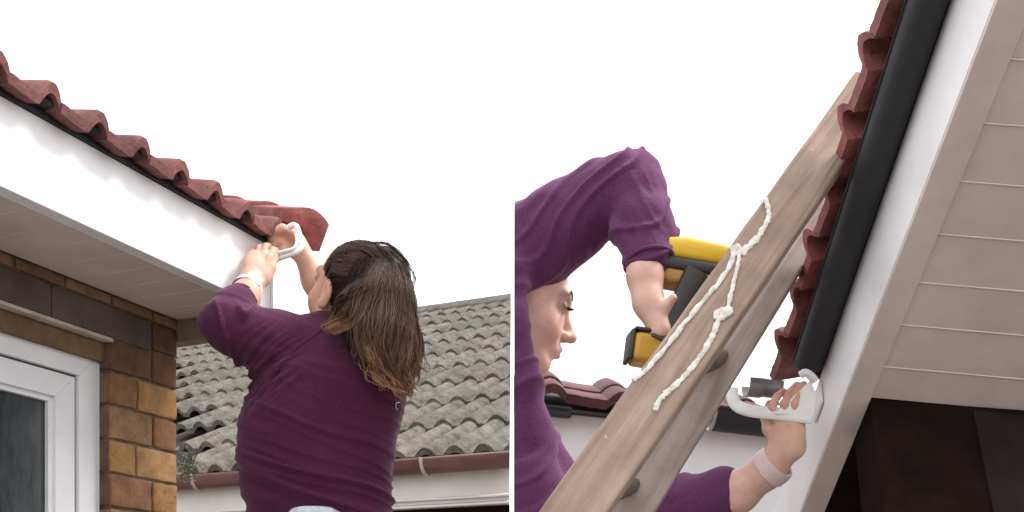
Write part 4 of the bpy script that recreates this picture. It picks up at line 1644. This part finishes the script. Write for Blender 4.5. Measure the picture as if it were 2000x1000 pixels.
def fold2(co):
    p = Vector((co.x, co.y, co.z))
    w = noise.noise(p * 7)
    q = p.z * 0.9 - p.x * 0.62
    a = noise.noise(Vector((q * 17 + w * 1.2, p.x * 2.5, 5.0)))
    b = noise.noise(p * 26)
    el = max(0.0, 1 - (p - V(1205, 440, 2.02)).length / 0.13)           # bunched cloth in the crook of the elbow
    d = noise.noise(Vector(((p.z * 0.5 + p.x) * 38 + w, p.z * 8, 2.0)))
    return ridge(a, 4.5) * 0.8 + 0.2 * b + 1.0 * el * ridge(d, 4)


folds(me, 0.0075, fold2)
sw2 = link_mesh('sweatshirt', me, M['cloth2'], p2)
cut_x(sw2, CUT_R, False)
def cuff(c, ax_, rad, tube_r, sq=1.0):
    ax_ = ax_.normalized()
    u_ = ax_.cross(Vector((0, 1, 0.2))).normalized()
    v_ = ax_.cross(u_)
    b = bmesh.new()
    tube(b, [c + (u_ * math.cos(i * math.pi / 14) + v_ * math.sin(i * math.pi / 14) * sq) * rad for i in range(28)], tube_r, 8, closed=True)
    obj('cuff', b, M['cloth2'], sw2)


cuff(V(1410, 963, 2.036), V(1440, 950, 2.02) - V(1330, 992, 2.08), 0.0455, 0.0045)
cuff(V(1268, 512, 1.993), V(1272, 520, 1.99) - V(1256, 430, 2.02), 0.0475, 0.0045)
# hair at the temple and behind the jaw
F = Field((-0.02, 2.0, 2.05), (0.2, 2.4, 2.55), 0.004)
hax = (H2.f, H2.l, H2.u)
F.ell(H2.p(-.022, 0, .040), hax, [.112, .094, .110], 0.005)
F.ell(H2.p(.085, 0, .0), hax, [.125, .14, .17], 0.01, sub=True)
me = F.mesh('hair')
tint(me, (0.03, 0.016, 0.012), [])
h2 = link_mesh('hair', me, M['hair'], p2)
cut_x(h2, CUT_R, False)
# lashes of the visible eye
bm = bmesh.new()
for q in (-1,):
    for i in range(9):
        u_ = i / 8
        a_ = H2.p(.085, (.022 + .022 * u_) * q, .013 - .003 * u_)
        tube(bm, [a_, a_ + (H2.f * 0.7 + H2.l * q * 0.3 * u_ + H2.u * (-0.25)) * 0.008, a_ + (H2.f * 0.9 + H2.l * q * 0.4 * u_ - H2.u * 0.1) * 0.015], [0.0020, 0.0016, 0.0007], 4)
    for i in range(14):
        u_ = i / 13
        a_ = H2.p(.0925 - .010 * u_, (.016 + .034 * u_) * q, .0300 + .006 * math.sin(2.6 * u_))
        tube(bm, [a_, a_ + (H2.l * q * 0.8 - H2.f * 0.1 + H2.u * 0.35) * 0.006, a_ + (H2.l * q - H2.f * 0.3 + H2.u * 0.2) * 0.013], [0.0014, 0.0012, 0.0005], 4)
obj('eyelashes', bm, M['darkplastic'], p2)
# pale wrist band
bm = bmesh.new()
ax2 = (V(1522, 893, 1.955) - V(1440, 962, 2.02)).normalized()
u = ax2.cross(Vector((0, 0, 1))).normalized()
v = ax2.cross(u)
wc = V(1510, 910, 1.967)
bm2 = bmesh.new()
n = 28
rings = []
for t_, rr in ((-0.014, .033), (-0.0145, .0395), (0.0, .0405), (0.0135, .038), (0.013, .031)):
    rings.append([bm.verts.new(wc + ax2 * t_ + (u * math.cos(2 * math.pi * i / n) + v * math.sin(2 * math.pi * i / n)) * rr) for i in range(n)])
for A, B in zip(rings[:-1], rings[1:]):
    for i in range(n):
        bm.faces.new((A[i], A[(i + 1) % n], B[(i + 1) % n], B[i]))
bm2.free()
M['band'] = simple('pale_pink_band', (0.62, 0.46, 0.44), (0.72, 0.56, 0.53), 30, 0.6, 0.2, 0.0008, 200)
obj('wristband', bm, M['band'], p2, smooth=50)

# ------------------------------------------------ drill
dx = Vector((1, 0.10, -0.13)).normalized()
dz = Vector((0.13, 0, 1.0))
dz = (dz - dx * dz.dot(dx)).normalized()
DF = Frame(V(1300, 512, 2.0), dx, dz.cross(dx), dz)
drill = thing('power_drill', 'yellow and black cordless drill held in the raised hand behind the ladder', 'drill', (0, 0, 0))


def loft(bm, F_, secs, n=24, e=4.2):
    rings = []
    for a_, hb, c0, c1 in secs:
        ring = []
        for i in range(n):
            th = 2 * math.pi * i / n
            cs, sn = math.cos(th), math.sin(th)
            x = math.copysign(abs(cs) ** (2 / e), cs) * hb
            z = (c0 + c1) / 2 + math.copysign(abs(sn) ** (2 / e), sn) * (c1 - c0) / 2
            ring.append(bm.verts.new(F_.pt(a_, x, z)))
        rings.append(ring)
    for A, B in zip(rings[:-1], rings[1:]):
        for i in range(n):
            bm.faces.new((A[i], A[(i + 1) % n], B[(i + 1) % n], B[i]))
    bm.faces.new(rings[0])
    bm.faces.new(rings[-1][::-1])


bm = bmesh.new()
loft(bm, DF, [(-0.012, .020, .006, .030), (-0.004, .0305, .0035, .042), (0.03, .0325, .002, .048), (0.11, .031, .003, .046), (0.150, .026, .006, .040)])
obj('upper_housing', bm, M['yellow'], drill)
bm = bmesh.new()
loft(bm, DF, [(-0.012, .028, -.020, .0055), (-0.006, .0318, -.0215, .0075), (0.10, .0318, -.0215, .0065), (0.140, .028, -.018, .005)])
obj('motor_band', bm, M['darkplastic'], drill)
bm = bmesh.new()
loft(bm, DF, [(-0.006, .022, -.040, -.018), (0.004, .030, -.047, -.017), (0.09, .030, -.049, -.017), (0.125, .022, -.036, -.015)])
obj('lower_housing', bm, M['yellow_shade'], drill)
hd = (V(1276, 690, 1.965) - V(1345, 560, 1.975))
HF = Frame(V(1345, 560, 1.975), hd, hd.cross(Vector((0, 1, 0))).cross(hd) * 1.0, hd.cross(Vector((0, 1, 0))))
bm = bmesh.new()
loft(bm, HF, [(-0.03, .019, -.024, .024), (0.02, .018, -.020, .020), (0.08, .017, -.018, .018), (0.125, .019, -.021, .021)])
hnd = obj('handle', bm, M['darkplastic'], drill)
bm = bmesh.new()
bx(bm, Frame(DF.pt(0.068, 0, -.06), dx, DF.b, dz), -0.008, 0.006, -.008, .008, -.016, .014, 0.003)
obj('trigger', bm, M['darkplastic'], hnd)
BFm = Frame(V(1262, 683, 1.985), dx, DF.b, dz)
bm = bmesh.new()
bx(bm, BFm, -0.030, 0.060, -.032, .032, -0.031, 0.026, 0.011, 4)
bat = obj('battery', bm, M['yellow_shade2'], drill)
bm = bmesh.new()
bx(bm, BFm, -0.038, -0.0285, -.030, .030, -0.030, 0.030, 0.0045, 3)
bx(bm, BFm, -0.032, 0.060, -.0325, .0325, 0.0265, 0.034, 0.0035, 2)
obj('battery_grip', bm, M['darkplastic'], bat)
bm = bmesh.new()
pts = [DF.pt(x, 0, .018) for x in (0.150, 0.153, 0.172, 0.185, 0.187)]
tube(bm, pts, [.020, .021, .020, .013, .012], 18)
obj('chuck', bm, M['darkplastic'], drill)
bm = bmesh.new()
tube(bm, [DF.pt(x, 0, .018) for x in (0.186, 0.20, 0.225)], [.0035, .0035, .003], 8)
obj('drill_bit', bm, M['steel'], drill)

# ------------------------------------------------ white fascia bracket on the right eave
BB = Frame(V(1588, 800, 1.93), E2, (0, 1, 0), E3)
gb = bmesh.new()
arm = catmull([V(1430, 760, 1.955), V(1431, 778, 1.95), V(1442, 794, 1.945), V(1470, 803, 1.935), V(1510, 807, 1.925), V(1550, 812, 1.915), V(1586, 816, 1.91)], 6)
fl = Vector((0.05, -0.55, 0.83)).normalized()
tube(gb, arm, [0.0120] * len(arm), 16, flat=(Vector((0, 1, 0)), 0.4))
b2 = obj('gutter_bracket', gb, M['bracket'])
tag(b2, 'white bracket arm on the fascia below the end of the black gutter', 'bracket')
gb = bmesh.new()
bx(gb, RF, 0.002, 0.060, -0.007, -0.0008, 0.100, 0.165, 0.003, 2)
obj('back_plate', gb, M['bracket'], b2)
gb = bmesh.new()
t_ = bmesh.new()
tri = [V(1512, 808, 1.915), V(1588, 812, 1.905), V(1594, 768, 1.90), V(1584, 744, 1.90)]
lo = [t_.verts.new(p) for p in tri]
hi = [t_.verts.new(p + Vector((0, 0.006, 0.002))) for p in tri]
t_.faces.new(lo)
t_.faces.new(hi[::-1])
for i in range(4):
    t_.faces.new((lo[i], hi[i], hi[(i + 1) % 4], lo[(i + 1) % 4]))
merge(gb, t_)
obj('web', gb, M['bracket'], b2)
gb = bmesh.new()
tube(gb, catmull([V(1564, 733, 1.90), V(1572, 728, 1.895), V(1582, 733, 1.895), V(1592, 744, 1.90)], 5), 0.0075, 8)
obj('hook', gb, M['bracket'], b2)
# grey gutter joint lying in the bracket
gb = bmesh.new()
JF = Frame(V(1492, 770, 1.975), E2, (0, 1, 0), E3)
n = 12
for r0, r1, x0, x1 in ((.040, .036, -.034, -.006), (.037, .033, -.006, .030)):
    pr = [(r0 * math.cos(math.pi * (1 + i / n)), r0 * math.sin(math.pi * (1 + i / n))) for i in range(n + 1)]
    pr += [(r1 * math.cos(math.pi * (2 - i / n)), r1 * math.sin(math.pi * (2 - i / n))) for i in range(n + 1)]
    prism(gb, Frame(JF.pt(0, 0, 0.03), E2, Vector((0, 1, 0)), E3), pr, x0, x1)
M['joint'] = simple('grey_joint', (0.10, 0.085, 0.09), (0.22, 0.19, 0.20), 25, 0.4, 0.1, 0.0008)
tag(obj('gutter_joint', gb, M['joint']), 'grey gutter joint piece sitting in the white bracket by the fingers', 'gutter joint')
